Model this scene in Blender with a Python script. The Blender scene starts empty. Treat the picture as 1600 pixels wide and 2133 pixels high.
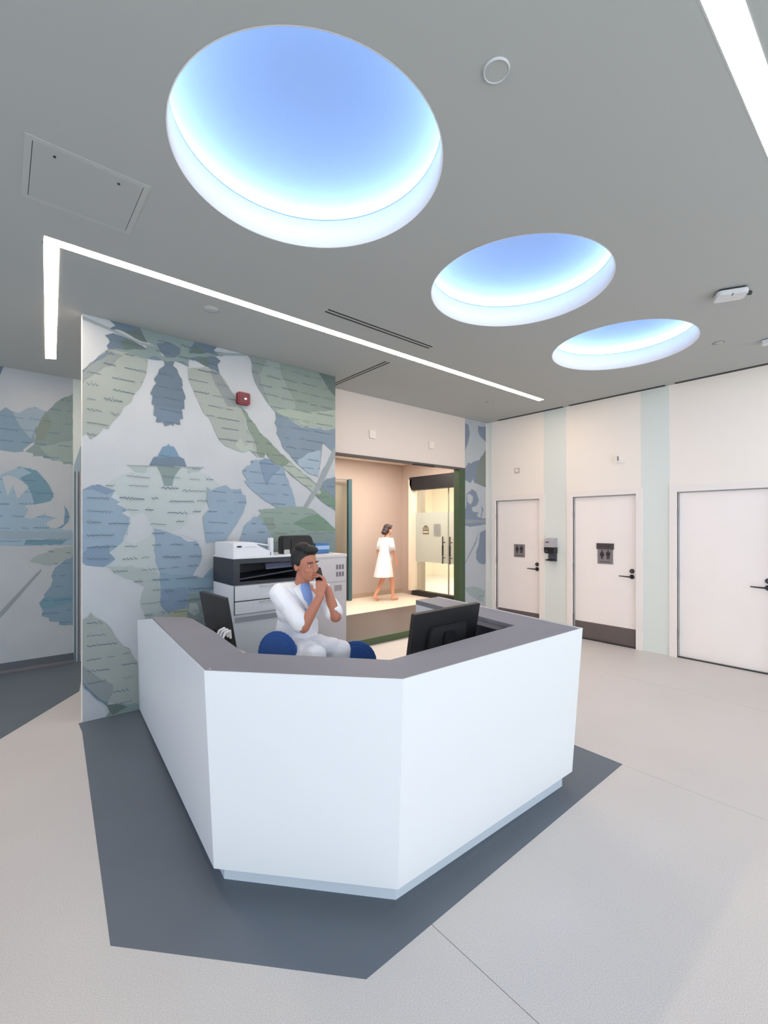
import bpy, bmesh, math, random
from mathutils import Vector, Matrix
random.seed(7)
S = bpy.context.scene
PI = math.pi

# ------------------------------------------------------------------ camera
F, HY, EYE = 951.0, 1094.0, 1.65          # focal length and horizon row of the 1600x2133 frame, eye height
AZ = math.atan2(800, F)                   # yaw: room axes X (along the mural wall) and Y (along the door wall)
SN, CS = math.sin(AZ), math.cos(AZ)
cam = bpy.data.cameras.new('camera'); co = bpy.data.objects.new('camera', cam)
S.collection.objects.link(co); S.camera = co
cam.sensor_fit = 'HORIZONTAL'; cam.sensor_width = 36; cam.lens = F / 1600 * 36
cam.shift_y = (HY - 1066.5) / 1600; cam.clip_start = 0.05
co.location = (0, 0, EYE); co.rotation_euler = (PI / 2, 0, -AZ)

# ------------------------------------------------------------------ world, exposure
W = bpy.data.worlds.new('daylight'); S.world = W; W.use_nodes = True
bg = W.node_tree.nodes['Background']
bg.inputs[0].default_value = (0.86, 0.94, 1.0, 1); bg.inputs[1].default_value = 2.6
S.view_settings.view_transform = 'Standard'; S.view_settings.look = 'None'
S.view_settings.exposure = 0.06; S.view_settings.gamma = 1; S.view_settings.use_curve_mapping = False
S.cycles.use_denoising = True
S.cycles.max_bounces = 10; S.cycles.diffuse_bounces = 6; S.cycles.transparent_max_bounces = 12
S.cycles.sample_clamp_indirect = 6

LED_POWER, COVE_POWER, CORRIDOR_POWER, ROOM_POWER = 36.0, 33.0, 9.5, 12.0

# ------------------------------------------------------------------ helpers
def lin(c):
    out = []
    for v in c:
        v /= 255.0
        out.append(v / 12.92 if v <= 0.04045 else ((v + 0.055) / 1.055) ** 2.4)
    return tuple(out) + (1,)
MATS = {}
def mat(name, c, rough=0.6, metal=0.0, bump=None, vary=None, coat=0.0):
    if name in MATS: return MATS[name]
    m = bpy.data.materials.new(name); m.use_nodes = True; nt = m.node_tree
    b = nt.nodes['Principled BSDF']
    b.inputs['Base Color'].default_value = lin(c); b.inputs['Roughness'].default_value = rough
    b.inputs['Metallic'].default_value = metal; b.inputs['Coat Weight'].default_value = coat
    tc = nt.nodes.new('ShaderNodeTexCoord')
    if vary:
        n = nt.nodes.new('ShaderNodeTexNoise'); n.inputs['Scale'].default_value = vary[0]; n.inputs['Detail'].default_value = 3
        r = nt.nodes.new('ShaderNodeMix'); r.data_type = 'RGBA'
        k = vary[1]
        r.inputs[6].default_value = lin([max(0, v * (1 - k)) for v in c]); r.inputs[7].default_value = lin([min(255, v * (1 + k)) for v in c])
        nt.links.new(tc.outputs['Object'], n.inputs['Vector']); nt.links.new(n.outputs['Fac'], r.inputs[0]); nt.links.new(r.outputs[2], b.inputs['Base Color'])
    if bump:
        n2 = nt.nodes.new('ShaderNodeTexNoise'); n2.inputs['Scale'].default_value = bump[0]
        bp = nt.nodes.new('ShaderNodeBump'); bp.inputs['Strength'].default_value = bump[1]; bp.inputs['Distance'].default_value = 0.002
        nt.links.new(tc.outputs['Object'], n2.inputs['Vector']); nt.links.new(n2.outputs['Fac'], bp.inputs['Height']); nt.links.new(bp.outputs['Normal'], b.inputs['Normal'])
    MATS[name] = m; return m
def emit(name, c, s):
    m = bpy.data.materials.new(name); m.use_nodes = True; nt = m.node_tree; nt.nodes.remove(nt.nodes['Principled BSDF'])
    e = nt.nodes.new('ShaderNodeEmission'); e.inputs[0].default_value = lin(c); e.inputs[1].default_value = s
    nt.links.new(e.outputs[0], nt.nodes['Material Output'].inputs[0]); MATS[name] = m; return m
def glass(name, tint, frost=0.0, fc=(220, 225, 215)):
    m = bpy.data.materials.new(name); m.use_nodes = True; nt = m.node_tree; nt.nodes.remove(nt.nodes['Principled BSDF'])
    t = nt.nodes.new('ShaderNodeBsdfTransparent'); t.inputs[0].default_value = lin(tint)
    g = nt.nodes.new('ShaderNodeBsdfGlossy'); g.inputs['Roughness'].default_value = 0.03
    fr = nt.nodes.new('ShaderNodeFresnel'); fr.inputs[0].default_value = 1.35
    mx = nt.nodes.new('ShaderNodeMixShader'); nt.links.new(fr.outputs[0], mx.inputs[0]); nt.links.new(t.outputs[0], mx.inputs[1]); nt.links.new(g.outputs[0], mx.inputs[2])
    out = mx
    if frost:
        d = nt.nodes.new('ShaderNodeBsdfDiffuse'); d.inputs[0].default_value = lin(fc)
        tr = nt.nodes.new('ShaderNodeBsdfTranslucent'); tr.inputs[0].default_value = lin(fc)
        m1 = nt.nodes.new('ShaderNodeMixShader'); m1.inputs[0].default_value = 0.6; nt.links.new(d.outputs[0], m1.inputs[1]); nt.links.new(tr.outputs[0], m1.inputs[2])
        m2 = nt.nodes.new('ShaderNodeMixShader'); m2.inputs[0].default_value = frost; nt.links.new(mx.outputs[0], m2.inputs[1]); nt.links.new(m1.outputs[0], m2.inputs[2])
        out = m2
    nt.links.new(out.outputs[0], nt.nodes['Material Output'].inputs[0]); MATS[name] = m; return m

def link(o): S.collection.objects.link(o); return o
def obj(name, bm, m, parent=None, smooth=False, world=False, bevel=0.0):
    """link a bmesh as ONE mesh object; verts are local to the parent unless world=True"""
    if world and parent is not None:
        bm.transform((Matrix.Translation(parent.location) @ parent.rotation_euler.to_matrix().to_4x4()).inverted())
    me = bpy.data.meshes.new(name)
    bmesh.ops.recalc_face_normals(bm, faces=bm.faces)
    if bevel: bmesh.ops.bevel(bm, geom=[e for e in bm.edges], offset=bevel, segments=2, affect='EDGES', clamp_overlap=True)
    bm.to_mesh(me); bm.free()
    for mm in (m if isinstance(m, (list, tuple)) else [m]): me.materials.append(mm)
    if smooth: me.shade_smooth()
    o = bpy.data.objects.new(name, me)
    link(o)
    if parent is not None: o.parent = parent
    return o
def tag(o, label=None, cat=None, group=None, kind=None):
    if label: o['label'] = label
    if cat: o['category'] = cat
    if group: o['group'] = group
    if kind: o['kind'] = kind
    return o
def thing(name, label, cat, loc=(0, 0, 0), rz=0.0, group=None, kind=None):
    o = bpy.data.objects.new(name, None); o.empty_display_size = 0.1
    o.location = loc; o.rotation_euler = (0, 0, rz); link(o)
    return tag(o, label, cat, group, kind)
def struct(name, bm, m, parent=None, **k):
    o = obj(name, bm, m, parent, **k)
    if parent is None: o['kind'] = 'structure'
    return o
def box(lo, hi, bm=None):
    bm = bm or bmesh.new()
    v = [bm.verts.new((x, y, z)) for z in (lo[2], hi[2]) for y in (lo[1], hi[1]) for x in (lo[0], hi[0])]
    for f in ((0, 2, 3, 1), (4, 5, 7, 6), (0, 1, 5, 4), (2, 6, 7, 3), (0, 4, 6, 2), (1, 3, 7, 5)): bm.faces.new([v[i] for i in f])
    return bm
def prism(poly, z0, z1, bm=None, axis='z'):
    """extrude a 2D outline; axis x: poly=(y,z), axis y: poly=(x,z), axis z: poly=(x,y)"""
    bm = bm or bmesh.new()
    def P(p, h): return (p[0], p[1], h) if axis == 'z' else ((h, p[0], p[1]) if axis == 'x' else (p[0], h, p[1]))
    a = [bm.verts.new(P(p, z0)) for p in poly]; b = [bm.verts.new(P(p, z1)) for p in poly]; n = len(poly)
    bm.faces.new(a[::-1]); bm.faces.new(b)
    for i in range(n): bm.faces.new([a[i], a[(i + 1) % n], b[(i + 1) % n], b[i]])
    return bm
def slab(pts, t, bm=None):
    """a panel: 3D outline pushed by vector t"""
    bm = bm or bmesh.new(); n = len(pts); t = Vector(t)
    a = [bm.verts.new(p) for p in pts]; b = [bm.verts.new(Vector(p) + t) for p in pts]
    bm.faces.new(a[::-1]); bm.faces.new(b)
    for i in range(n): bm.faces.new([a[i], a[(i + 1) % n], b[(i + 1) % n], b[i]])
    return bm
def tube(p0, p1, r0, r1=None, seg=16, bm=None, caps=True):
    bm = bm or bmesh.new(); r1 = r0 if r1 is None else r1
    p0, p1 = Vector(p0), Vector(p1); d = p1 - p0
    q = d.to_track_quat('Z', 'Y'); A, B = [], []
    for i in range(seg):
        c = Vector((math.cos(2 * PI * i / seg), math.sin(2 * PI * i / seg), 0))
        A.append(bm.verts.new(p0 + q @ (c * r0))); B.append(bm.verts.new(p1 + q @ (c * r1)))
    for i in range(seg): bm.faces.new([A[i], A[(i + 1) % seg], B[(i + 1) % seg], B[i]])
    if caps: bm.faces.new(A[::-1]); bm.faces.new(B)
    return bm
def path_tube(pts, r, seg=8, bm=None):
    bm = bm or bmesh.new()
    for a, b in zip(pts, pts[1:]): tube(a, b, r, r, seg, bm)
    return bm
def lathe(prof, seg=48, bm=None, c=(0, 0, 0)):
    bm = bm or bmesh.new(); rows = []
    for r, z in prof:
        if r < 1e-6: rows.append([bm.verts.new((c[0], c[1], c[2] + z))])
        else: rows.append([bm.verts.new((c[0] + r * math.cos(2 * PI * i / seg), c[1] + r * math.sin(2 * PI * i / seg), c[2] + z)) for i in range(seg)])
    for A, B in zip(rows, rows[1:]):
        for i in range(seg):
            j = (i + 1) % seg
            if len(A) == 1 and len(B) == 1: continue
            if len(A) == 1: bm.faces.new([A[0], B[i], B[j]])
            elif len(B) == 1: bm.faces.new([A[i], A[j], B[0]])
            else: bm.faces.new([A[i], A[j], B[j], B[i]])
    return bm
def rbox(lo, hi, r, axis='y', seg=5):
    """box with rounded corners seen along an axis"""
    if axis == 'y': u0, u1, v0, v1, h0, h1 = lo[0], hi[0], lo[2], hi[2], lo[1], hi[1]
    elif axis == 'x': u0, u1, v0, v1, h0, h1 = lo[1], hi[1], lo[2], hi[2], lo[0], hi[0]
    else: u0, u1, v0, v1, h0, h1 = lo[0], hi[0], lo[1], hi[1], lo[2], hi[2]
    P = []
    for cx, cy, a in ((u1 - r, v1 - r, 0), (u0 + r, v1 - r, 90), (u0 + r, v0 + r, 180), (u1 - r, v0 + r, 270)):
        for k in range(seg + 1):
            t = math.radians(a + 90 * k / seg); P.append((cx + r * math.cos(t), cy + r * math.sin(t)))
    return prism(P, h0, h1, axis=axis)
def text(name, body, size, m, parent, loc, rot, depth=0.0006):
    cu = bpy.data.curves.new(name, 'FONT'); cu.body = body; cu.size = size; cu.align_x = 'CENTER'; cu.align_y = 'CENTER'; cu.extrude = depth
    o = bpy.data.objects.new(name, cu); link(o); o.parent = parent; o.location = loc; o.rotation_euler = rot
    bpy.context.view_layer.update()
    me = bpy.data.meshes.new_from_object(o.evaluated_get(bpy.context.evaluated_depsgraph_get())); bpy.data.objects.remove(o)
    me.materials.clear(); me.materials.append(m)
    o = link(bpy.data.objects.new(name, me)); o.parent = parent; o.location = loc; o.rotation_euler = rot
    return o
# rays of the photograph's camera met with real planes of the room
def ray(px, py):
    u, w = (px - 800) / F, (HY - py) / F
    return Vector((CS * u + SN, -SN * u + CS, w))
def on_z(px, py, z): r = ray(px, py); t = (z - EYE) / r.z; return Vector((r.x * t, r.y * t, z))
def on_x(px, py, X): r = ray(px, py); t = X / r.x; return Vector((X, r.y * t, EYE + r.z * t))
def on_y(px, py, Y): r = ray(px, py); t = Y / r.y; return Vector((r.x * t, Y, EYE + r.z * t))

# ------------------------------------------------------------------ materials
H = 3.42
ceil_m = mat('ceiling_paint', (172, 175, 173), 0.9, bump=(180, 0.05))
wall_m = mat('wall_paint', (244, 236, 228), 0.75, bump=(220, 0.05))
warmwall_m = mat('corridor_paint', (190, 173, 163), 0.75)
stripe_m = mat('pale_green_paint', (222, 228, 224), 0.7)
white_m = mat('white_laminate', (222, 225, 230), 0.35, bump=(260, 0.03))
frame_m = mat('door_frame_paint', (240, 233, 229), 0.45)
door_m = mat('door_paint', (247, 239, 236), 0.5, vary=(2.0, 0.015))
grey_m = mat('grey_counter', (130, 130, 138), 0.6, vary=(3, 0.03))
dark_m = mat('dark_vinyl', (98, 106, 116), 0.5, vary=(2.5, 0.04))
black_m = mat('black_plastic', (25, 26, 30), 0.45)
nearblack_m = mat('black_slot', (38, 38, 42), 0.7)
steel_m = mat('brushed_steel', (120, 118, 118), 0.35, 0.9)
darksteel_m = mat('dark_metal', (62, 62, 66), 0.4, 0.7)
kick_m = mat('kick_plate_metal', (112, 103, 101), 0.45, 0.35)
blue_m = mat('blue_fabric', (50, 90, 158), 0.85, bump=(500, 0.2))
offwhite_m = mat('copier_plastic', (216, 220, 226), 0.45)
copgrey_m = mat('copier_grey', (196, 192, 192), 0.5)
copdark_m = mat('copier_black', (44, 46, 56), 0.4)
signgrey_m = mat('sign_grey', (132, 125, 128), 0.4)
signdark_m = mat('sign_dark', (48, 44, 50), 0.5)
green_m = mat('green_frame', (60, 82, 56), 0.4)
teal_m = mat('teal_frame', (62, 96, 104), 0.4)
red_m = mat('alarm_red', (118, 22, 40), 0.4)
skin_m = mat('skin', (186, 122, 98), 0.55)
skin2_m = mat('fair_skin', (220, 160, 132), 0.55)
hair_m = mat('black_hair', (24, 22, 23), 0.6)
hair2_m = mat('brown_hair', (58, 42, 46), 0.6)
coat_m = mat('white_cotton', (240, 242, 248), 0.85)
scrub_m = mat('blue_cotton', (136, 164, 222), 0.85)
lip_m = mat('lips', (150, 80, 70), 0.5)
LEDM = emit('led_diffuser', (255, 232, 208), LED_POWER)
LEDC = emit('led_diffuser_cool', (250, 250, 255), LED_POWER * 0.4)
COVE = emit('cove_led', (236, 244, 255), COVE_POWER)
CORR = emit('corridor_panel', (255, 242, 228), CORRIDOR_POWER)
ROOMP = emit('inner_room_panel', (255, 246, 230), ROOM_POWER)
clear_m = glass('clear_glass', (244, 247, 244))
frost_m = glass('frosted_film', (235, 236, 226), 0.72, (214, 216, 216))

def floor_mat(name, c, c2, rough):
    m = bpy.data.materials.new(name); m.use_nodes = True; nt = m.node_tree; b = nt.nodes['Principled BSDF']
    tc = nt.nodes.new('ShaderNodeTexCoord')
    n = nt.nodes.new('ShaderNodeTexNoise'); n.inputs['Scale'].default_value = 260; n.inputs['Detail'].default_value = 2
    rp = nt.nodes.new('ShaderNodeValToRGB'); rp.color_ramp.elements[0].position = 0.36; rp.color_ramp.elements[1].position = 0.64
    rp.color_ramp.elements[0].color = lin(c2); rp.color_ramp.elements[1].color = lin(c)
    n2 = nt.nodes.new('ShaderNodeTexNoise'); n2.inputs['Scale'].default_value = 1.3
    mx = nt.nodes.new('ShaderNodeMix'); mx.data_type = 'RGBA'; mx.blend_type = 'MULTIPLY'; mx.inputs[0].default_value = 0.12
    for a, z in ((tc.outputs['Object'], n.inputs['Vector']), (tc.outputs['Object'], n2.inputs['Vector']), (n.outputs['Fac'], rp.inputs[0]),
                 (rp.outputs[0], mx.inputs[6]), (n2.outputs['Fac'], mx.inputs[7]), (mx.outputs[2], b.inputs['Base Color'])): nt.links.new(a, z)
    b.inputs['Roughness'].default_value = rough; MATS[name] = m; return m
floor_m = floor_mat('speckled_vinyl', (224, 217, 212), (200, 194, 191), 0.40)

# ------------------------------------------------------------------ the room: floor
XR, YM, YB, YL, YF = 6.485, 4.547, 4.92, 6.64, 8.3     # door wall, mural partition, header wall, alcove wall, corridor far wall
fl = struct('floor', box((-4.2, -3.6, -0.12), (12.0, 12.4, -0.004)), nearblack_m)
x = 1.365 - 1.915 * 3
while x < 11.9:
    a, b = max(x, -4.2) + 0.0015, min(x + 1.915, 12.0) - 0.0015
    obj('vinyl_sheet', box((a, -3.6, -0.004), (b, 12.4, 0.0)), floor_m, fl); x += 1.915
pz = lambda px, py: tuple(on_z(px, py, 0))[:2]
mat_poly = [(0.50, YM), pz(171, 1525), pz(230, 1970), pz(763, 2040), pz(1297, 1592), (3.34, 2.9), (3.2, 2.9), (3.2, YM)]
obj('dark_inlay', prism(mat_poly, -0.003, 0.0012), dark_m, fl)
obj('dark_inlay', prism([pz(-200, 1661), pz(0, 1540), pz(165, 1440), (0.80, YL - 0.02), (-3.9, YL - 0.02)], -0.003, 0.0012), dark_m, fl)
obj('dark_inlay', prism([(3.0, YB + 0.06), (7.3, YB + 0.06), (7.3, 6.82), (3.0, 6.82)], -0.003, 0.0012), mat('warm_lit_vinyl', (86, 78, 76), 0.45), fl)  # dark vinyl band with the corridor's warm light put into its colour

# ------------------------------------------------------------------ ceiling with three round openings
DOMES = [(1.18, 1.965), (2.965, 1.965), (4.75, 1.965)]; RD = 0.648
cu = bpy.data.curves.new('ceiling_outline', 'CURVE'); cu.dimensions = '2D'; cu.fill_mode = 'BOTH'; cu.extrude = 0.02
def spline(pts):
    s = cu.splines.new('POLY'); s.points.add(len(pts) - 1); s.use_cyclic_u = True
    for p, q in zip(s.points, pts): p.co = (q[0], q[1], 0, 1)
spline([(-4.2, -3.6), (XR + 0.2, -3.6), (XR + 0.2, YB + 0.1), (3.0, YB + 0.1), (3.0, YL + 0.1), (-4.2, YL + 0.1)])
for cx, cy in DOMES: spline([(cx + RD * math.cos(2 * PI * k / 96), cy + RD * math.sin(2 * PI * k / 96)) for k in range(96)])
tmp = bpy.data.objects.new('ceiling_outline', cu); link(tmp)
me = bpy.data.meshes.new_from_object(tmp.evaluated_get(bpy.context.evaluated_depsgraph_get()))
bpy.data.objects.remove(tmp)
me.materials.clear(); me.materials.append(ceil_m); me.name = 'ceiling'
ceiling = link(bpy.data.objects.new('ceiling', me)); ceiling.location = (0, 0, H + 0.02); ceiling['kind'] = 'structure'

dome_m = mat('dome_blue', (146, 175, 216), 0.8)
well_m = mat('well_white', (247, 248, 250), 0.7)
rim_m = mat('well_joint', (150, 176, 210), 0.6)
lab = ['large round blue dome light over the desk corner, largest of the three', 'round blue dome light in the middle of the three ceiling domes', 'round blue dome light nearest the restroom doors, smallest looking']
for (cx, cy), l in zip(DOMES, lab):
    t = thing('dome_light', l, 'ceiling light', (cx, cy, H), 0, 'round dome lights in the ceiling')
    obj('light_well', lathe([(RD + 0.002, -0.001), (RD - 0.003, -0.001), (RD - 0.003, 0.168), (RD + 0.012, 0.172), (RD + 0.012, 0.045)], 96), well_m, t, True)
    obj('joint_ring', lathe([(RD - 0.003, 0.168), (RD - 0.003, 0.175), (RD + 0.012, 0.175), (RD + 0.012, 0.168)], 96), rim_m, t, True)
    obj('cove_ledge', lathe([(RD + 0.012, 0.168), (RD + 0.09, 0.168), (RD + 0.09, 0.172), (RD + 0.012, 0.172)], 96), well_m, t)
    obj('led_ring', lathe([(RD + 0.052, 0.178), (RD + 0.062, 0.178), (RD + 0.062, 0.192), (RD + 0.052, 0.192)], 96), COVE, t)
    pr = [(RD + 0.09, 0.168)]
    for k in range(0, 17):
        a = k / 16 * PI / 2; pr.append(((RD + 0.09) * math.cos(a), 0.176 + 0.19 * math.sin(a)))
    obj('dome', lathe(pr, 96), dome_m, t, True)

# ------------------------------------------------------------------ walls
D1, D2, D3 = (3.906, 4.730), (2.487, 3.365), (1.06, 2.009)     # door leaf spans along Y
DT, FR = 2.066, 0.082                                           # leaf height, frame width
bm = bmesh.new()
ys = [-3.6, D3[0], D3[1], D2[0], D2[1], D1[0], D1[1], YB + 0.12]
for a, b in ((0, 1), (2, 3), (4, 5), (6, 7)): box((XR, ys[a], 0), (XR + 0.16, ys[b], H), bm)
for a, b in ((1, 2), (3, 4), (5, 6)): box((XR, ys[a], DT), (XR + 0.16, ys[b], H), bm)
wr = struct('wall_right', bm, wall_m)
for y0, y1 in ((3.470, 3.840), (2.094, 2.428), (4.815, YB)): obj('painted_stripe', box((XR - 0.003, y0, 0.0), (XR + 0.001, y1, H)), stripe_m, wr)
# the header wall with the wide opening to the corridor
ZH = 2.575
struct('wall_back', prism([(2.0, 0), (3.12, 0), (3.12, ZH), (5.885, ZH), (5.885, 0), (XR, 0), (XR, H), (2.0, H)], YB, YB + 0.12, axis='y'), mat('header_paint', (216, 206, 200), 0.8))
wc = struct('wall_center', box((0.527, YM, 0), (3.06, YM + 0.07, H)), wall_m)
struct('wall_alcove', prism([(-4.0, 0), (2.1, 0), (2.1, H), (-4.0, H)], YL, YL + 0.1, axis='y'), mat('alcove_paint', (206, 216, 212), 0.75))
struct('wall_return', box((2.0, YB + 0.12, 0), (2.1, YL, H)), wall_m)
struct('wall_tint_left', box((-4.1, 1.4, 0), (-4.0, 4.7, H)), mat('tint_blue', (126, 160, 228), 0.7))  # unseen blue wall added to tint and limit the light from the left
# corridor
struct('wall_far', box((3.0, YF, 0), (7.62, YF + 0.1, H)), warmwall_m)
struct('wall_corridor', prism([(YB + 0.12, 0), (5.55, 0), (5.55, 2.775), (7.86, 2.775), (7.86, 0), (YF, 0), (YF, H), (YB + 0.12, H)], 7.55, 7.65, axis='x'), warmwall_m)
struct('wall_corridor_left', box((3.0, YB + 0.12, 0), (3.1, YF, H)), warmwall_m)
struct('wall_corridor_near', box((5.885, YB + 0.12, 0), (7.65, YB + 0.2, H)), warmwall_m)
struct('ceiling_corridor', box((3.0, YB + 0.12, H - 0.3), (7.65, YF + 0.1, H - 0.2)), wall_m)
obj('cream_inlay', prism([(3.1, 6.82), (7.46, 6.82), (7.46, YF - 0.013), (3.1, YF - 0.013)], -0.003, 0.0012), floor_mat('cream_vinyl', (240, 228, 212), (226, 214, 198), 0.4), fl)
struct('baseboard_far', box((3.1, YF - 0.012, 0), (7.55, YF, 0.1)), mat('baseboard_tan', (176, 156, 138), 0.6))
# the lit room behind the glass doors
struct('wall_inner_back', box((11.0, 4.0, 0), (11.1, 12.0, 3.2)), mat('cream_paint', (236, 226, 208), 0.8))
struct('wall_inner_far', box((7.65, 10.6, 0), (11.0, 10.7, 3.2)), MATS['cream_paint'])
struct('wall_inner_near', box((7.65, 4.0, 0), (11.0, 4.1, 3.2)), MATS['cream_paint'])
struct('ceiling_inner', box((7.65, 4.0, 3.2), (11.1, 10.7, 3.3)), wall_m)
for nm, lo, hi, mm, lb in (('panel_light', (4.2, 5.7, H - 0.312), (7.0, 7.5, H - 0.298), CORR, 'warm lit panel in the corridor ceiling beyond the header wall'),
                           ('panel_light', (8.3, 5.2, 3.188), (10.4, 8.6, 3.202), ROOMP, 'warm lit panel in the ceiling behind the glass doors')):
    t = thing(nm, lb, 'ceiling light', ((lo[0] + hi[0]) / 2, (lo[1] + hi[1]) / 2, lo[2]))
    obj('diffuser', box(lo, hi), mm, t, world=True)
    fm = bmesh.new()
    for a, b in (((lo[0] - .04, lo[1] - .04), (hi[0] + .04, lo[1])), ((lo[0] - .04, hi[1]), (hi[0] + .04, hi[1] + .04)), ((lo[0] - .04, lo[1]), (lo[0], hi[1])), ((hi[0], lo[1]), (hi[0] + .04, hi[1]))):
        box((a[0], a[1], lo[2]), (b[0], b[1], hi[2]), fm)
    obj('frame', fm, white_m, t, world=True)
struct('wall_pier', box((7.88, 8.15, 0), (8.22, 8.4, 3.2)), mat('taupe_paint', (150, 138, 128), 0.7))
t = thing('cabinet', 'low taupe cabinet in the lit room behind the glass doors', 'cabinet', (10.5, 6.6, 0))
obj('body', box((-0.3, -0.8, 0.06), (0.45, 0.5, 0.72)), MATS['taupe_paint'], t); obj('worktop', box((-0.33, -0.83, 0.72), (0.47, 0.53, 0.75)), white_m, t); obj('plinth', box((-0.26, -0.76, 0), (0.45, 0.46, 0.06)), nearblack_m, t)

# frame of the wide opening: green post and sill, dark track under the header
t = thing('opening_frame', 'dark green glazing frame with post and sill around the corridor opening', 'frame', (5.8, YB, 0))
obj('post', box((5.728, YB - 0.01, 0), (5.883, YB + 0.1, ZH)), green_m, t, world=True)
obj('sill', box((3.13, YB, 0.0), (5.728, YB + 0.06, 0.095)), mat('olive_frame', (72, 88, 58), 0.5), t, world=True)
obj('track', box((3.13, YB - 0.012, ZH - 0.012), (5.885, YB + 0.08, ZH + 0.018)), mat('track_grey', (84, 78, 76), 0.5), t, world=True)
obj('track_clip', box((4.7, YB - 0.016, ZH - 0.03), (5.15, YB + 0.01, ZH - 0.008)), darksteel_m, t, world=True)

# teal framed glass screen against the corridor's far wall
t = thing('glass_screen', 'clear glass screen with teal metal edge frame in the corridor', 'glass screen', (5.4, 8.12, 0))
obj('post', box((5.80, 8.08, 0), (5.885, 8.16, 2.655)), teal_m, t, world=True)
obj('top_rail', box((4.3, 8.09, 2.635), (5.80, 8.15, 2.66)), mat('rail_grey', (140, 138, 136), 0.4, 0.5), t, world=True)
obj('pane', box((4.3, 8.115, 0.02), (5.80, 8.125, 2.635)), clear_m, t, world=True)
obj('bottom_rail', box((4.3, 8.09, 0), (5.80, 8.15, 0.02)), MATS['rail_grey'], t, world=True)

# double glass doors
dr = thing('door_4', 'double glass doors with frosted band and long pull handles at corridor end', None, (7.55, 6.77, 0), kind='structure')
obj('head_box', prism([(5.6, 2.775), (7.86, 2.775), (7.86, 2.60), (7.80, 2.47), (5.6, 2.47)], 7.40, 7.56, axis='x'), black_m, dr, world=True)
obj('threshold', box((7.47, 5.6, 0), (7.62, 7.86, 0.115)), black_m, dr, world=True)
obj('jamb', box((7.40, 7.80, 0.115), (7.58, 7.90, 2.72)), mat('jamb_cream', (246, 232, 214), 0.5), dr, world=True)
for y0, y1 in ((6.775, 7.80), (5.72, 6.765)):
    lf = obj('door_leaf', box((7.55, y0, 0.115), (7.562, y1, 2.47)), clear_m, dr, world=True)
    obj('frosted_band', box((7.546, y0, 0.80), (7.549, y1, 1.945)), frost_m, lf)
    obj('edge_strip', box((7.548, y0 if y0 > 6.77 else y1 - 0.012, 0.115), (7.563, y0 + 0.012 if y0 > 6.77 else y1, 2.47)), mat('glass_edge', (176, 170, 150), 0.3), lf)
for y, yo in ((6.87, 1), (6.66, -1)):
    h = obj('pull_handle', tube((7.47, y, 0.80), (7.47, y, 1.40), 0.016), mat('handle_steel', (96, 92, 90), 0.3, 0.8), dr, world=True)
    obj('grip', tube((7.47, y, 0.98), (7.47, y, 1.20), 0.019), nearblack_m, h)
    g = bmesh.new(); tube((7.47, y, 0.93), (7.55, y, 0.93), 0.01, bm=g); tube((7.47, y, 1.27), (7.55, y, 1.27), 0.01, bm=g); obj('standoff', g, MATS['handle_steel'], h)
for o in list(dr.children):
    for c in o.children: c.location = Vector((0, 0, 0)) - dr.location     # sub-parts were laid out in world coordinates
em = obj('emblem', prism([(7.37, 1.44), (7.56, 1.44), (7.56, 1.56), (7.545, 1.60), (7.51, 1.635), (7.465, 1.65), (7.42, 1.635), (7.385, 1.60), (7.37, 1.56)], 7.541, 7.545, axis='x'), mat('emblem_grey', (112, 104, 88), 0.6), dr, world=True)
b2 = bmesh.new()
for k in range(4): tube((7.5395, 7.40 + k * 0.04, 1.54), (7.5395, 7.40 + k * 0.04 + (1.5 - k) * 0.006, 1.60), 0.004, bm=b2, seg=6)
box((7.539, 7.385, 1.475), (7.5405, 7.545, 1.51), b2)
obj('emblem_print', b2, mat('emblem_light', (206, 196, 170), 0.6), dr, world=True)
t = thing('notice', 'pale green paper notice behind the frosted glass doors', 'notice', (7.57, 7.15, 1.5))
obj('sheet', box((7.564, 7.0, 1.40), (7.568, 7.22, 1.68)), mat('pale_paper', (214, 222, 200), 0.8), t, world=True); obj('tape', box((7.563, 7.07, 1.67), (7.569, 7.15, 1.69)), offwhite_m, t, world=True)

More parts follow.
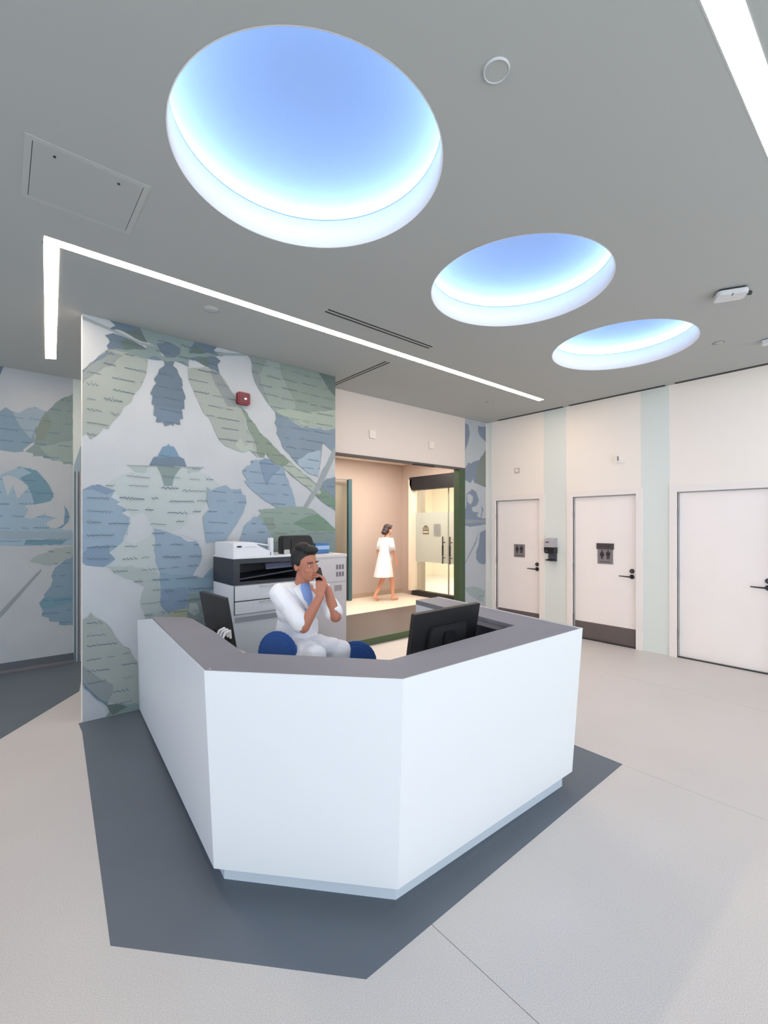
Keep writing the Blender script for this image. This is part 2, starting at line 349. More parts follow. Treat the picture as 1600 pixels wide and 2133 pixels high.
# ------------------------------------------------------------------ restroom doors on the right wall
def door(n, span, label, kick, signkind):
    y0, y1 = span
    d = thing('door_%d' % n, label, None, (XR, (y0 + y1) / 2, 0), kind='structure')
    fm = bmesh.new()
    o1, o2 = 0.022, 0.014
    for a, b in (((y0 - FR, 0), (y0, DT + FR)), ((y1, 0), (y1 + FR, DT + FR)), ((y0, DT), (y1, DT + FR))):
        box((XR - o1, a[0], a[1]), (XR + 0.10, b[0], b[1]), fm)
    obj('door_frame', fm, frame_m, d, world=True)
    sm = bmesh.new()
    for a, b in (((y0, 0), (y0 + 0.014, DT)), ((y1 - 0.014, 0), (y1, DT)), ((y0 + 0.014, DT - 0.014), (y1 - 0.014, DT))):
        box((XR + 0.018, a[0], a[1]), (XR + 0.06, b[0], b[1]), sm)
    obj('door_stop', sm, mat('stop_grey', (186, 182, 184), 0.5), d, world=True)
    lf = obj('door_leaf', box((XR + 0.034, y0 + 0.016, 0.012), (XR + 0.075, y1 - 0.016, DT - 0.016)), door_m, d, world=True)
    xs = XR + 0.034
    obj('threshold', box((XR + 0.0, y0, 0), (XR + 0.12, y1, 0.011)), darksteel_m, d, world=True)
    if kick:
        obj('kick_plate', box((xs - 0.003, y0 + 0.018, 0.014), (xs, y1 - 0.018, 0.25)), kick_m, d, world=True)
    yl = y0 + 0.068
    lv = obj('lever', tube((xs - 0.012, yl, 0.955), (xs, yl, 0.955), 0.03, seg=24), darksteel_m, d, world=True)
    arm = bmesh.new(); tube((xs - 0.055, yl, 0.955), (xs - 0.01, yl, 0.955), 0.012, bm=arm); tube((xs - 0.055, yl - 0.006, 0.955), (xs - 0.052, yl + 0.15, 0.958), 0.011, 0.006, bm=arm)
    obj('lever_arm', arm, darksteel_m, d, world=True)
    ct = obj('deadbolt', tube((xs - 0.016, yl, 1.03), (xs, yl, 1.03), 0.028, 0.031, seg=24), darksteel_m, d, world=True)
    obj('keyway', tube((xs - 0.019, yl, 1.03), (xs - 0.014, yl, 1.03), 0.011, seg=16), steel_m, d, world=True)
    for z in (0.3, 1.05, 1.8): obj('hinge', tube((XR - 0.002, y1 - 0.004, z - 0.05), (XR - 0.002, y1 - 0.004, z + 0.05), 0.007, seg=10), steel_m, d, world=True)
    return xs
x1 = door(1, D1, 'white restroom door farthest along the wall, beside the hand sanitizer', True, 1)
x2 = door(2, D2, 'white restroom door with two-part sign, between the green stripes', True, 2)
x3 = door(3, D3, 'wide plain white door without sign or kick plate', False, 0)

def pictogram(yc, zc, s, skirt, x):
    """standing figure; -Y is to the right as seen from the hall"""
    b = bmesh.new()
    P = [(yc + 0.09 * s * math.cos(2 * PI * k / 16), zc + 0.41 * s + 0.09 * s * math.sin(2 * PI * k / 16)) for k in range(16)]
    prism(P, x - 0.0012, x, b, 'x')
    if skirt: body = [(-.11, .30), (.11, .30), (.16, .24), (.26, -.06), (.20, -.08), (.24, -.20), (.10, -.20), (.10, -.50), (-.10, -.50), (-.10, -.20), (-.24, -.20), (-.20, -.08), (-.26, -.06), (-.16, .24)]
    else: body = [(-.18, .30), (.18, .30), (.23, .24), (.23, -.10), (.16, -.10), (.15, -.50), (.02, -.50), (.02, -.14), (-.02, -.14), (-.02, -.50), (-.15, -.50), (-.16, -.10), (-.23, -.10), (-.23, .24)]
    prism([(yc + a * s, zc + c * s) for a, c in body], x - 0.0012, x, b, 'x')
    return b
def sign(label, yc, zc, w, h, x, header):
    t = thing('restroom_sign', label, 'sign', (x, yc, zc), 0, 'restroom door signs')
    obj('plate', rbox((x - 0.008, yc - w / 2, zc - h / 2), (x, yc + w / 2, zc + h / 2), 0.004, 'x'), signgrey_m, t, world=True)
    obj('woman_symbol', pictogram(yc + w * 0.2, zc + h * 0.12, h * 0.6, True, x - 0.008), signdark_m, t, world=True)
    obj('man_symbol', pictogram(yc - w * 0.2, zc + h * 0.12, h * 0.6, False, x - 0.008), signdark_m, t, world=True)
    text('lettering', 'RESTROOM', h * 0.13, signdark_m, t, (-0.0088, 0, -h * 0.37), (PI / 2, 0, -PI / 2))
    if header:
        obj('header_plate', rbox((x - 0.016, yc - w / 2 - 0.012, zc + h / 2 - 0.006), (x, yc + w / 2 + 0.012, zc + h / 2 + 0.078), 0.006, 'x'), mat('header_dark', (74, 68, 74), 0.4), t, world=True)
        text('header_lettering', 'ALL GENDER', h * 0.13, mat('header_text', (40, 36, 44), 0.5), t, (-0.0166, 0, h / 2 + 0.036), (PI / 2, 0, -PI / 2))
sign('square grey restroom sign on the far door beside the hand sanitizer', 4.297, 1.232, 0.20, 0.212, x1, False)
sign('grey restroom sign topped by a dark header plate on second door', 2.911, 1.211, 0.212, 0.212, x2, True)

# ------------------------------------------------------------------ mural prints
KW = {'n': 0}
def gz(z): return {'A': (160, 640, 5.3333), 'B': (160, 900, 5.3333), 'C': (440, 740, 5.926), 'D': (440, 960, 5.926), 'E': (0, 740, 5.922),
                   'F': (0, 1080, 6.272), 'G': (955, 870, 5.075), 'H': (160, 1200, 5.3333), 'I': (380, 640, 4.0)}[z]
PAL = {'b': (192, 199, 206), 'p': (200, 200, 204), 'sage': (160, 170, 167), 'sage2': (140, 150, 153), 'slate': (104, 122, 140), 'slate2': (110, 130, 150), 'dgreen': (100, 118, 114),
       'teal': (132, 151, 152), 'stem': (152, 164, 170), 'leafblue': (126, 145, 162), 'pale': (182, 195, 198), 'pale2': (168, 182, 183), 'blue': (144, 167, 187),
       'blue2': (126, 149, 173), 'crown': (116, 148, 174), 'branch': (130, 148, 136), 'branch2': (168, 182, 174), 'gsage': (136, 152, 146), 'gsage2': (148, 163, 159), 'lsage': (160, 176, 165),
       'gleaf': (144, 164, 157), 'gdark': (120, 148, 132), 'olive': (168, 178, 154), 'ablue': (134, 161, 180), 'ablue2': (158, 178, 194), 'asage': (138, 158, 158), 'asage2': (152, 172, 170),
       'adark': (118, 156, 176), 'swirl': (158, 186, 204), 'sblue': (134, 148, 168), 'sgreen': (134, 144, 138)}
def mural_material(k): return mat('print_' + k, [v * 0.90 for v in PAL[k]], 0.8, vary=(3.5, 0.035))
def inside(p, poly):
    x, y = p; c = False; j = len(poly) - 1
    for i in range(len(poly)):
        xi, yi = poly[i]; xj, yj = poly[j]
        if (yi > y) != (yj > y) and x < (xj - xi) * (y - yi) / (yj - yi) + xi: c = not c
        j = i
    return c
def mural(label, Y, x0, x1, z0, shapes, ink, rows):
    t = thing('mural', label, 'mural', ((x0 + x1) / 2, Y, z0), 0)
    obj('background', box((x0, Y - 0.002, z0), (x1, Y, H)), mural_material('b'), t, world=True)
    off = 0.0026; polys = []; rs = random.Random(11)
    for z, c, pts in shapes:
        ox, oy, s = gz(z)
        P = [on_y(ox + a / s, oy + b / s, Y) for a, b in pts]
        if c not in ('b', 'stem', 'p'):                      # serrated leaf edges
            Q = []
            for i, p in enumerate(P):
                q = P[(i + 1) % len(P)]; L = (q - p).length; Q.append(p)
                n = int(L / 0.045); d = (q - p) / max(L, 1e-6); nr = Vector((-d.z, 0, d.x))
                for j in range(1, n): Q.append(p + (q - p) * (j / n) + nr * rs.uniform(-0.009, 0.009))
            P = Q
        P = [(min(max(p.x, x0), x1), min(max(p.z, z0), H - 0.001)) for p in P]
        bm = bmesh.new(); vs = [bm.verts.new((p[0], Y - off, p[1])) for p in P]
        try: bm.faces.new(vs)
        except ValueError: bm.free(); continue
        bm.normal_update(); bmesh.ops.triangulate(bm, faces=bm.faces)
        obj('leaf_print', bm, mural_material(c), t, world=True)
        polys.append((P, c)); off += 0.00012
    # lines of faded cursive handwriting on the leaves
    bm = bmesh.new(); rnd = random.Random(3)
    z = z0 + 0.1
    while z < H - 0.05:
        xx = x0 + 0.03
        while xx < x1 - 0.05:
            word = rnd.uniform(0.06, 0.26); zz = z + rnd.uniform(-0.012, 0.012); ph = rnd.uniform(0, 6); am = rnd.uniform(0.004, 0.012); fq = rnd.uniform(140, 280)
            n = int(word / 0.004); prev = None; th = rnd.uniform(0.0018, 0.0046); slope = rnd.uniform(-0.06, 0.02); tall = rnd.randrange(n + 1)
            for k in range(n):
                px_ = xx + k * 0.004
                top = [q for q in polys if inside((px_, zz), q[0])]
                if not top or top[-1][1] in ('b', 'p', 'stem') or px_ > x1 - 0.02: prev = None; continue
                h = zz + slope * k * 0.004 + am * math.sin(px_ * fq + ph) * (0.5 + 0.5 * math.sin(px_ * 31 + ph)) + (0.02 if k == tall else 0)
                cur = [bm.verts.new((px_, Y - off, h - th)), bm.verts.new((px_ + 0.001, Y - off, h + th))]
                if prev: bm.faces.new([prev[0], cur[0], cur[1], prev[1]])
                prev = cur
            xx += word + rnd.uniform(0.02, 0.12)
        z += rows
    bmesh.ops.delete(bm, geom=[v for v in bm.verts if not v.link_faces], context='VERTS')
    o = obj('handwriting', bm, mat('ink_' + ink, {'dark': (92, 108, 122), 'blue': (78, 112, 140), 'grey': (120, 130, 140)}[ink], 0.8), t, world=True); o['kind'] = 'stuff'
    return t
CENTER = [
 ('B','pale',[(310,600),(400,530),(520,460),(640,440),(560,370),(800,370),(1220,380),(1410,395),(1350,440),(1480,480),(1590,600),(1480,660),(1540,720),(1470,780),(1400,870),(1380,900),(1240,930),(1230,1010),(1150,1080),(1010,1100),(850,1070),(790,960),(740,900),(610,940),(560,870),(480,790),(430,650)]),
 ('B','pale2',[(560,370),(800,378),(760,460),(640,445)]), ('B','pale2',[(1220,385),(1410,398),(1350,440),(1230,470)]),
 ('B','teal',[(885,380),(1160,392),(1080,500),(1060,600),(970,600),(940,490)]),
 ('B','pale',[(640,700),(740,900),(850,1070),(850,1200),(880,1480),(920,1600),(930,1750),(930,1900),(1010,2030),(1030,2070),(760,2070),(700,1880),(750,1720),(600,1640),(420,1570),(320,1490),(430,1410),(360,1340),(510,1220),(590,950),(610,740)]),
 ('B','b',[(610,940),(740,900),(790,960),(840,1080),(820,1160),(640,1240),(540,1210),(590,1050)]),
 ('B','pale2',[(320,1490),(600,1480),(900,1560),(930,1750),(930,1900),(1020,2070),(760,2070),(700,1880),(750,1720),(600,1640),(420,1570)]),
 ('B','blue',[(50,640),(170,590),(260,590),(300,640),(430,650),(380,720),(480,780),(440,800),(560,870),(500,900),(590,950),(560,1090),(510,1220),(440,1280),(360,1340),(430,1410),(300,1500),(180,1490),(30,1450),(30,650)]),
 ('B','blue2',[(50,640),(170,590),(260,590),(430,650),(330,700),(180,640)]), ('B','blue2',[(40,1350),(200,1260),(360,1250),(360,1340),(430,1410),(300,1500),(180,1490),(30,1450)]),
 ('B','b',[(1240,930),(1390,880),(1400,980),(1440,1100),(1500,1250),(1490,1400),(1440,1560),(1390,1630),(1290,1590),(1390,1390),(1380,1290),(1320,1200),(1150,1140),(1010,1110),(1150,1080),(1230,1010)]),
 ('B','blue',[(850,1070),(1010,1110),(1150,1160),(1240,1220),(1320,1210),(1380,1300),(1390,1390),(1340,1500),(1290,1590),(1400,1620),(1510,1500),(1520,1740),(1450,1800),(1470,1960),(1250,1960),(1010,2010),(930,1920),(920,1560),(870,1430)]),
 ('B','ablue',[(930,1560),(1290,1590),(1400,1620),(1510,1520),(1520,1740),(1450,1800),(1230,1800),(1180,1960),(1010,2010),(930,1920)]),
 ('B','blue2',[(930,1750),(1200,1720),(1240,1800),(1200,1960),(1010,2010),(935,1920)]),
 ('B','olive',[(1000,2015),(1180,1965),(1250,1970),(1230,2075),(1030,2075)]),
 ('B','teal',[(1230,1800),(1450,1800),(1480,1960),(1520,2100),(1600,2300),(1300,2300),(1230,2075)]), ('B','pale2',[(1250,1900),(1330,1900),(1370,1990),(1300,2040),(1240,1990)]), ('B','pale2',[(1400,1990),(1450,1960),(1500,2110),(1420,2150)]),
 ('B','crown',[(800,375),(850,280),(900,265),(950,165),(1005,150),(1015,125),(1025,150),(1080,165),(1135,270),(1190,300),(1220,388)]),
 ('B','slate2',[(800,375),(850,280),(1000,285),(1140,275),(1190,300),(1220,388)]),
 ('B','stem',[(555,365),(1410,390),(1410,402),(555,376)]),
 ('A','sage',[(62,700),(200,590),(350,465),(560,500),(780,575),(785,640),(770,740),(715,870),(640,960),(600,1060),(520,1110),(480,1190),(400,1270),(345,1355),(300,1340),(250,1400),(150,1470),(110,1400),(50,1430),(50,710)]),
 ('A','sage2',[(50,700),(200,590),(350,465),(520,540),(420,620),(200,740),(50,850)]),
 ('A','slate2',[(50,705),(200,585),(350,465),(330,540),(220,600),(50,730)]),
 ('A','stem',[(50,95),(380,235),(700,390),(900,430),(890,450),(680,410),(370,262),(50,132)]),
 ('A','teal',[(665,172),(1340,340),(1240,490),(1150,500),(900,445),(790,390),(700,240)]),
 ('A','slate',[(365,150),(430,115),(660,170),(700,230),(780,390),(640,330),(500,260),(370,235),(430,205)]), ('A','dgreen',[(470,250),(620,270),(690,240),(785,395),(640,345)]),
 ('A','slate',[(310,315),(400,290),(520,330),(700,420),(790,470),(560,485),(350,465),(330,430),(365,390),(350,350)]), ('A','dgreen',[(480,380),(560,350),(700,430),(770,472),(540,478)]),
 ('A','teal',[(350,465),(560,478),(790,470),(760,430),(900,445),(960,560),(950,590),(780,575),(560,500)]),
 ('A','teal',[(1080,565),(1150,500),(1620,505),(1620,545),(1240,570),(1240,665),(1090,600),(1000,610),(940,590),(960,540)]),
 ('A','slate',[(885,400),(1000,385),(1150,460),(1145,520),(1080,565),(990,560),(930,500)]),
 ('A','slate2',[(785,565),(860,540),(950,585),(900,592)]), ('A','slate2',[(1090,600),(1180,605),(1240,665)]),
 ('A','slate',[(1340,340),(1500,385),(1555,435),(1520,480),(1555,512),(1260,515),(1240,500)]), ('A','dgreen',[(1310,415),(1420,515),(1245,512)]),
 ('I','sage',[(45,510),(180,500),(300,540),(430,730),(500,840),(550,940),(530,1000),(600,1110),(630,1260),(600,1230),(560,1190),(500,1210),(440,1190),(360,1160),(300,1100),(240,960),(160,850),(90,690),(50,600)]),
 ('I','sage2',[(230,520),(300,545),(430,740),(445,830),(380,830),(270,650)]), ('I','branch2',[(440,1150),(480,1090),(520,1160),(580,1120),(600,1200),(560,1190),(500,1210)]),
 ('A','slate',[(1240,575),(1370,550),(1540,550),(1595,600),(1560,640),(1585,740),(1480,680),(1350,610)]), ('A','dgreen',[(1330,570),(1440,560),(1470,620),(1440,665),(1350,610)]),
 ('A','slate',[(960,590),(1000,610),(1085,600),(1065,650),(1110,690),(1135,760),(1165,800),(1175,870),(1165,890),(1205,990),(1205,1025),(1190,1030),(1195,1130),(1165,1135),(1180,1240),(1140,1250),(1150,1305),(1110,1300),(1080,1285),(1070,1322),(1045,1300),(1020,1312),(1000,1295),(975,1322),(955,1275),(900,1283),(875,1270),(890,1220),(850,1200),(860,1095),(830,1075),(840,985),(815,960),(850,880),(880,850),(855,800),(900,740),(915,690),(970,655),(975,625)]),
 ('A','slate2',[(862,1100),(1000,1120),(1165,1135),(1180,1240),(1140,1250),(1150,1305),(1110,1300),(1080,1285),(1070,1322),(1045,1300),(1020,1312),(975,1322),(955,1275),(900,1283),(890,1220),(850,1200)]),
 ('I','stem',[(290,380),(500,345),(560,400),(500,405),(300,402)]),
 ('I','gsage',[(500,340),(1290,550),(1290,1010),(1210,1030),(1180,1005),(1120,1000),(1000,990),(960,960),(900,930),(770,870),(770,850),(720,810),(640,690),(590,580),(575,450),(550,410)]),
 ('I','sage2',[(545,370),(600,400),(640,580),(700,720),(640,690),(590,580),(570,440)]), ('I','gsage2',[(640,560),(720,420),(800,440),(820,560),(900,720),(960,880),(770,870),(720,810)]),
 ('I','lsage',[(840,840),(1050,880),(1290,860),(1290,1010),(1210,1030),(1180,1005),(1120,1000),(1000,990),(900,930),(770,870)]),
 ('I','dgreen',[(1130,545),(1290,560),(1290,760),(1220,690),(1190,640)]),
 ('I','leafblue',[(770,870),(900,940),(1000,1000),(1120,1010),(1210,1030),(1290,1010),(1290,1190),(1200,1240),(1160,1140),(1140,1300),(1130,1410),(1040,1380),(960,1310),(830,1160),(820,1120),(780,1050),(790,1030),(765,960),(780,940)]),
 ('I','ablue2',[(960,1270),(1060,1210),(1150,1195),(1140,1300),(1130,1410),(1040,1380),(960,1310)]),
 ('I','branch',[(480,830),(510,850),(640,1040),(760,1160),(900,1290),(1110,1470),(1290,1610),(1290,1700),(1190,1640),(1080,1540),(820,1330),(720,1260),(690,1250),(640,1250),(600,1120),(545,1010),(530,930)]),
 ('I','branch2',[(830,1330),(890,1290),(1110,1480),(1170,1560),(1080,1540)]), ('I','b',[(690,1215),(705,1250),(725,1262),(690,1275),(680,1245)]),
 ('I','leafblue',[(1160,1470),(1200,1430),(1290,1415),(1290,1600),(1160,1515)]), ('I','b',[(1165,1135),(1260,1220),(1130,1400),(1150,1290)]),
 ('I','stem',[(1240,1205),(1290,1160),(1290,1240),(1160,1480),(1040,1665),(1010,1660),(1120,1470)]),
 ('I','gdark',[(1160,1530),(1290,1610),(1290,1700),(1190,1640),(1130,1580)]),
 ('I','blue',[(565,1285),(600,1270),(640,1275),(700,1260),(760,1300),(780,1310),(830,1330),(880,1440),(920,1560),(950,1680),(860,1660),(790,1670),(700,1620),(600,1540),(520,1455),(510,1445),(540,1440),(500,1380),(500,1360),(540,1320),(580,1310)]),
 ('I','blue2',[(640,1275),(700,1260),(760,1300),(820,1335),(730,1430),(700,1490),(670,1430)]),
 ('D','blue',[(-60,320),(0,370),(70,330),(130,310),(180,300),(240,350),(360,345),(380,410),(420,430),(430,520),(390,640),(300,790),(170,985),(20,990),(-60,1010),(-95,800),(-110,700),(-20,600),(-60,480)]),
 ('D','blue',[(340,1000),(380,900),(400,810),(480,740),(520,690),(570,690),(700,820),(760,960),(760,1300),(340,1300)]), 
 ('D','gleaf',[(570,600),(620,600),(820,575),(1000,560),(1080,565),(1180,580),(1250,600),(1310,650),(1400,720),(1470,790),(1525,860),(1560,900),(1560,1300),(740,1300),(760,960),(700,860),(640,760),(580,690),(620,640)]),
 ('D','gdark',[(1000,780),(1100,720),(1180,690),(1310,650),(1400,720),(1470,790),(1560,880),(1200,865),(1100,820)]), ('D','gsage',[(640,700),(760,690),(800,830),(700,860),(640,760)]),
 ('D','teal',[(960,930),(1250,880),(1560,880),(1560,1300),(800,1300),(760,1000)]),
 ('H','sage',[(40,480),(120,460),(150,400),(190,460),(330,530),(380,590),(460,720),(510,780),(580,800),(640,930),(690,980),(690,1460),(500,1420),(340,1400),(200,1320),(40,1180)]),
 ('H','sage2',[(40,990),(160,1060),(300,1160),(400,1200),(400,1290),(340,1400),(200,1320),(40,1180)]), ('H','slate2',[(40,1175),(200,1310),(340,1400),(330,1440),(180,1330),(40,1200)]),
 ('H','teal',[(340,1430),(500,1410),(700,1420),(700,1500),(310,1590),(360,1500)]), ('H','dgreen',[(330,1430),(480,1420),(560,1450),(400,1540),(360,1500)]),
]
mural('blue and sage leaf mural with cursive writing on the partition behind the copier', YM, 0.527, 3.06, 0.0, CENTER, 'dark', 0.105)
ALCOVE = [
 ('E','slate2',[(-200,90),(60,100),(0,250),(-200,500)]),
 ('E','ablue',[(-300,690),(0,690),(70,640),(150,690),(240,710),(320,660),(440,640),(570,690),(540,760),(440,900),(430,1070),(290,1160),(290,1190),(180,1200),(60,1180),(-300,1150)]),
 ('E','ablue2',[(150,690),(240,710),(320,660),(440,640),(560,690),(520,790),(420,930),(380,1030),(300,940),(210,810)]),
 ('E','asage',[(570,700),(640,640),(740,550),(900,470),(905,1365),(870,1340),(780,1345),(770,1310),(640,1300),(620,1280),(540,1270),(520,1245),(410,1245),(405,1210),(310,1190),(420,1100),(440,900),(520,780)]),
 ('E','asage2',[(490,1130),(905,1050),(905,1330),(640,1290),(560,1210)]), ('E','gsage',[(570,700),(650,860),(560,1040),(430,1070),(440,900)]),
 ('E','swirl',[(-300,1500),(0,1480),(100,1430),(240,1370),(350,1390),(450,1420),(550,1530),(660,1710),(660,1750),(620,1800),(420,1840),(300,1860),(350,1900),(290,2000),(400,2020),(560,1950),(580,1990),(710,2000),(560,2080),(620,2140),(-300,2140)]),
 ('E','adark',[(280,1380),(450,1420),(550,1530),(660,1710),(660,1750),(620,1800),(420,1840),(350,1640),(340,1600),(250,1510),(390,1450)]),
 ('E','b',[(25,1500),(100,1480),(200,1510),(290,1570),(350,1630),(215,1770),(160,1600),(95,1740)]),
 ('E','adark',[(785,1815),(850,1950),(860,2000),(840,2060),(760,2133),(650,2140),(720,2125),(790,2080),(800,1950)]),
 ('F','swirl',[(-300,0),(600,70),(650,120),(860,150),(985,170),(985,350),(480,350),(320,360),(180,360),(-300,340)]), ('F','ablue2',[(-300,150),(985,185),(985,265),(-300,262)]), ('F','adark',[(340,280),(880,275),(800,345),(310,347)]),
 ('F','pale2',[(380,560),(500,470),(740,385),(985,360),(985,480),(740,600),(640,620)]), ('F','stem',[(-200,1430),(480,710),(540,660),(540,690),(60,1240),(-200,1490)]),
 ('F','ablue',[(985,480),(850,540),(720,640),(670,760),(690,800),(660,890),(570,1000),(585,1020),(510,1100),(530,1150),(560,1200),(540,1275),(640,1300),(640,1340),(770,1350),(770,1390),(985,1390)]),
 ('F','adark',[(510,1100),(580,1030),(985,1020),(985,1060),(700,1180),(540,1170)]),
]
mural('pale blue leaf and swirl mural on the recessed alcove wall', YL, -3.99, 0.674, 0.11, ALCOVE, 'blue', 0.14)
STRIP = [
 ('G','sblue',[(50,50),(105,75),(118,180),(95,290),(50,390)]), ('G','sblue',[(205,90),(300,95),(300,265),(230,200),(208,150)]),
 ('G','sblue',[(50,570),(105,470),(130,490),(180,460),(220,450),(250,400),(250,640),(200,700),(165,690),(150,650),(130,690),(50,660)]),
 ('G','sgreen',[(220,450),(285,345),(300,330),(300,740),(250,725),(180,690),(190,560)]),
 ('G','sblue',[(85,810),(140,755),(190,790),(215,870),(190,930),(140,950),(150,990),(215,1010),(240,1060),(300,1070),(300,1130),(140,1152),(50,1140),(50,960),(80,950)]),
 ('G','stem',[(50,1075),(300,1080),(300,1110),(50,1118)]), ('G','b',[(90,820),(110,800),(150,830),(150,880),(125,920),(95,890)]), ('G','b',[(145,980),(205,940),(240,960),(240,1040),(220,1060),(190,1030),(215,1005)]),
 ('G','sblue',[(240,930),(262,980),(235,1060),(247,990)]), ('G','sblue',[(300,1180),(225,1220),(215,1330),(185,1420),(185,1490),(210,1530),(250,1550),(300,1540)]),
 ('G','stem',[(50,1530),(170,1320),(220,1190),(185,1330),(62,1545)]), ('G','pale2',[(50,1790),(160,1780),(280,1830),(260,1960),(120,1880)]),
]
mural('narrow leaf mural strip between the green post and the far restroom door', YB, 5.89, 6.44, 0.0, STRIP, 'grey', 0.16)

# recess trim beside the alcove mural, and the cove base under it
struct('baseboard_alcove', prism([(YL, 0), (YL - 0.035, 0.0), (YL - 0.012, 0.03), (YL - 0.01, 0.11), (YL, 0.11)], -4.0, 0.68, axis='x'), mat('cove_base', (84, 88, 98), 0.5))
t = thing('trim_1', 'slim metal and glass edge strip beside the alcove mural', None, (0.72, YL, 0), kind='structure')
obj('glass_fin', prism([(0.682, 0.0), (0.752, 0.0), (0.752, 2.62), (0.682, 2.36)], YL - 0.016, YL - 0.001, axis='y'), mat('fin_blue', (146, 166, 180), 0.3), t, world=True)
for xa, xb, cc in ((0.685, 0.697, (108, 122, 136)), (0.706, 0.716, (196, 206, 214)), (0.724, 0.734, (112, 116, 128)), (0.742, 0.752, (176, 172, 180))):
    obj('fin_edge', box((xa, YL - 0.03, 0.0), (xb, YL - 0.016, 2.3)), mat('fin_%d' % cc[0], cc, 0.35, 0.3), t, world=True)

# ------------------------------------------------------------------ small fittings on walls
t = thing('fire_alarm', 'small dark red fire alarm strobe on the mural partition', 'fire alarm', (1.908, YM - 0.012, 2.945))
obj('housing', rbox((-0.066, -0.05, -0.062), (0.066, 0.0, 0.062), 0.018, 'y'), red_m, t, bevel=0.003)
obj('face', rbox((-0.05, -0.054, -0.05), (0.05, -0.049, 0.05), 0.012, 'y'), mat('alarm_face', (92, 18, 34), 0.35), t)
obj('strobe_lens', rbox((-0.002, -0.062, -0.014), (0.024, -0.053, 0.004), 0.004, 'y'), mat('lens_white', (236, 232, 236), 0.2), t)
for (x, z), l in (((3.923, 2.90), 'small white square sensor on header wall, nearer the mural'), ((5.087, 2.88), 'small white square sensor on header wall, nearer the green post')):
    t = thing('wall_sensor', l, 'sensor', (x, YB, z), 0, 'white sensors on the header wall')
    obj('housing', rbox((-0.055, -0.022, -0.055), (0.055, 0, 0.055), 0.01, 'y'), mat('sensor_cream', (226, 217, 211), 0.6), t, bevel=0.003); obj('lens', tube((0.015, -0.028, 0.02), (0.015, -0.02, 0.02), 0.014), frame_m, t)
t = thing('thermostat', 'small pale square sensor above the far restroom door', 'sensor', (XR, 4.314, 2.546))
obj('housing', rbox((-0.02, -0.045, -0.04), (0, 0.045, 0.04), 0.008, 'x'), mat('sensor_grey', (196, 186, 178), 0.5), t, bevel=0.002); obj('cover', rbox((-0.026, -0.025, -0.024), (-0.018, 0.025, 0.024), 0.006, 'x'), frame_m, t)
t = thing('wall_strobe', 'white strobe unit on square backplate above second restroom door', 'strobe', (XR, 2.70, 2.556))
obj('backplate', rbox((-0.012, -0.075, -0.065), (0, 0.075, 0.065), 0.008, 'x'), wall_m, t, bevel=0.002); obj('strobe_body', rbox((-0.05, -0.01, -0.045), (-0.01, 0.05, 0.045), 0.008, 'x'), frame_m, t, bevel=0.002); obj('strobe_lens', box((-0.056, -0.004, -0.03), (-0.049, 0.012, 0.03)), mat('lens_grey', (120, 108, 104), 0.3), t)
# hand sanitizer dispenser
t = thing('sanitizer_dispenser', 'black and grey hand sanitizer dispenser on the green stripe between doors', 'dispenser', (XR, 3.685, 1.10))
obj('upper_shell', prism([(0.0, 0.355), (-0.09, 0.345), (-0.125, 0.30), (-0.135, 0.215), (0.0, 0.215)], -0.075, 0.075, axis='y'), mat('dispenser_grey', (176, 174, 182), 0.35), t, bevel=0.006)
obj('lower_shell', prism([(0.0, 0.215), (-0.138, 0.215), (-0.132, 0.15), (-0.11, 0.12), (0.0, 0.12)], -0.077, 0.077, axis='y'), black_m, t, bevel=0.006)
obj('window', tube((-0.141, 0.03, 0.16), (-0.13, 0.03, 0.165), 0.018), mat('window_grey', (70, 72, 80), 0.2), t)
obj('backplate', box((-0.02, -0.068, 0.0), (0.0, 0.068, 0.125)), mat('dispenser_slate', (84, 88, 104), 0.4), t)
obj('drip_tray', prism([(0.0, 0.0), (-0.11, 0.012), (-0.115, 0.028), (-0.02, 0.034), (0.0, 0.034)], -0.066, 0.066, axis='y'), black_m, t, bevel=0.003)
obj('badge', rbox((-0.132, 0.0, 0.285), (-0.112, 0.05, 0.30), 0.004, 'z'), darksteel_m, t)

# ------------------------------------------------------------------ ceiling fittings
def strip(name, label, quads, m=LEDM, group=None, trimw=0.008):
    t = thing(name, label, 'ceiling light', (quads[0][0][0], quads[0][0][1], H), 0, group)
    f = bmesh.new()
    for q in quads:
        obj('diffuser', prism(q, H - 0.0014, H + 0.006), m, t, world=True)
        c = sum((Vector(p) for p in q), Vector((0, 0))) / len(q)
        big = [tuple(Vector(p) + Vector((math.copysign(trimw, p[0] - c.x), math.copysign(trimw, p[1] - c.y)))) for p in q]
        prism(big, H - 0.0006, H + 0.004, f)
    obj('edge_trim', f, ceil_m, t, world=True)
    return t
strip('led_strip_light', 'long L-shaped glowing linear light in the ceiling above the mural', [[(0.208, 3.472), (5.86, 3.472), (5.86, 3.552), (0.208, 3.552)], [(0.208, 3.552), (0.288, 3.552), (0.456, 5.97), (0.370, 6.02)]])
strip('led_strip_light', 'wide glowing linear light cut off by the frame top', [[(0.6, 0.395), (5.86, 0.395), (5.86, 0.490), (0.6, 0.490)]], LEDC)
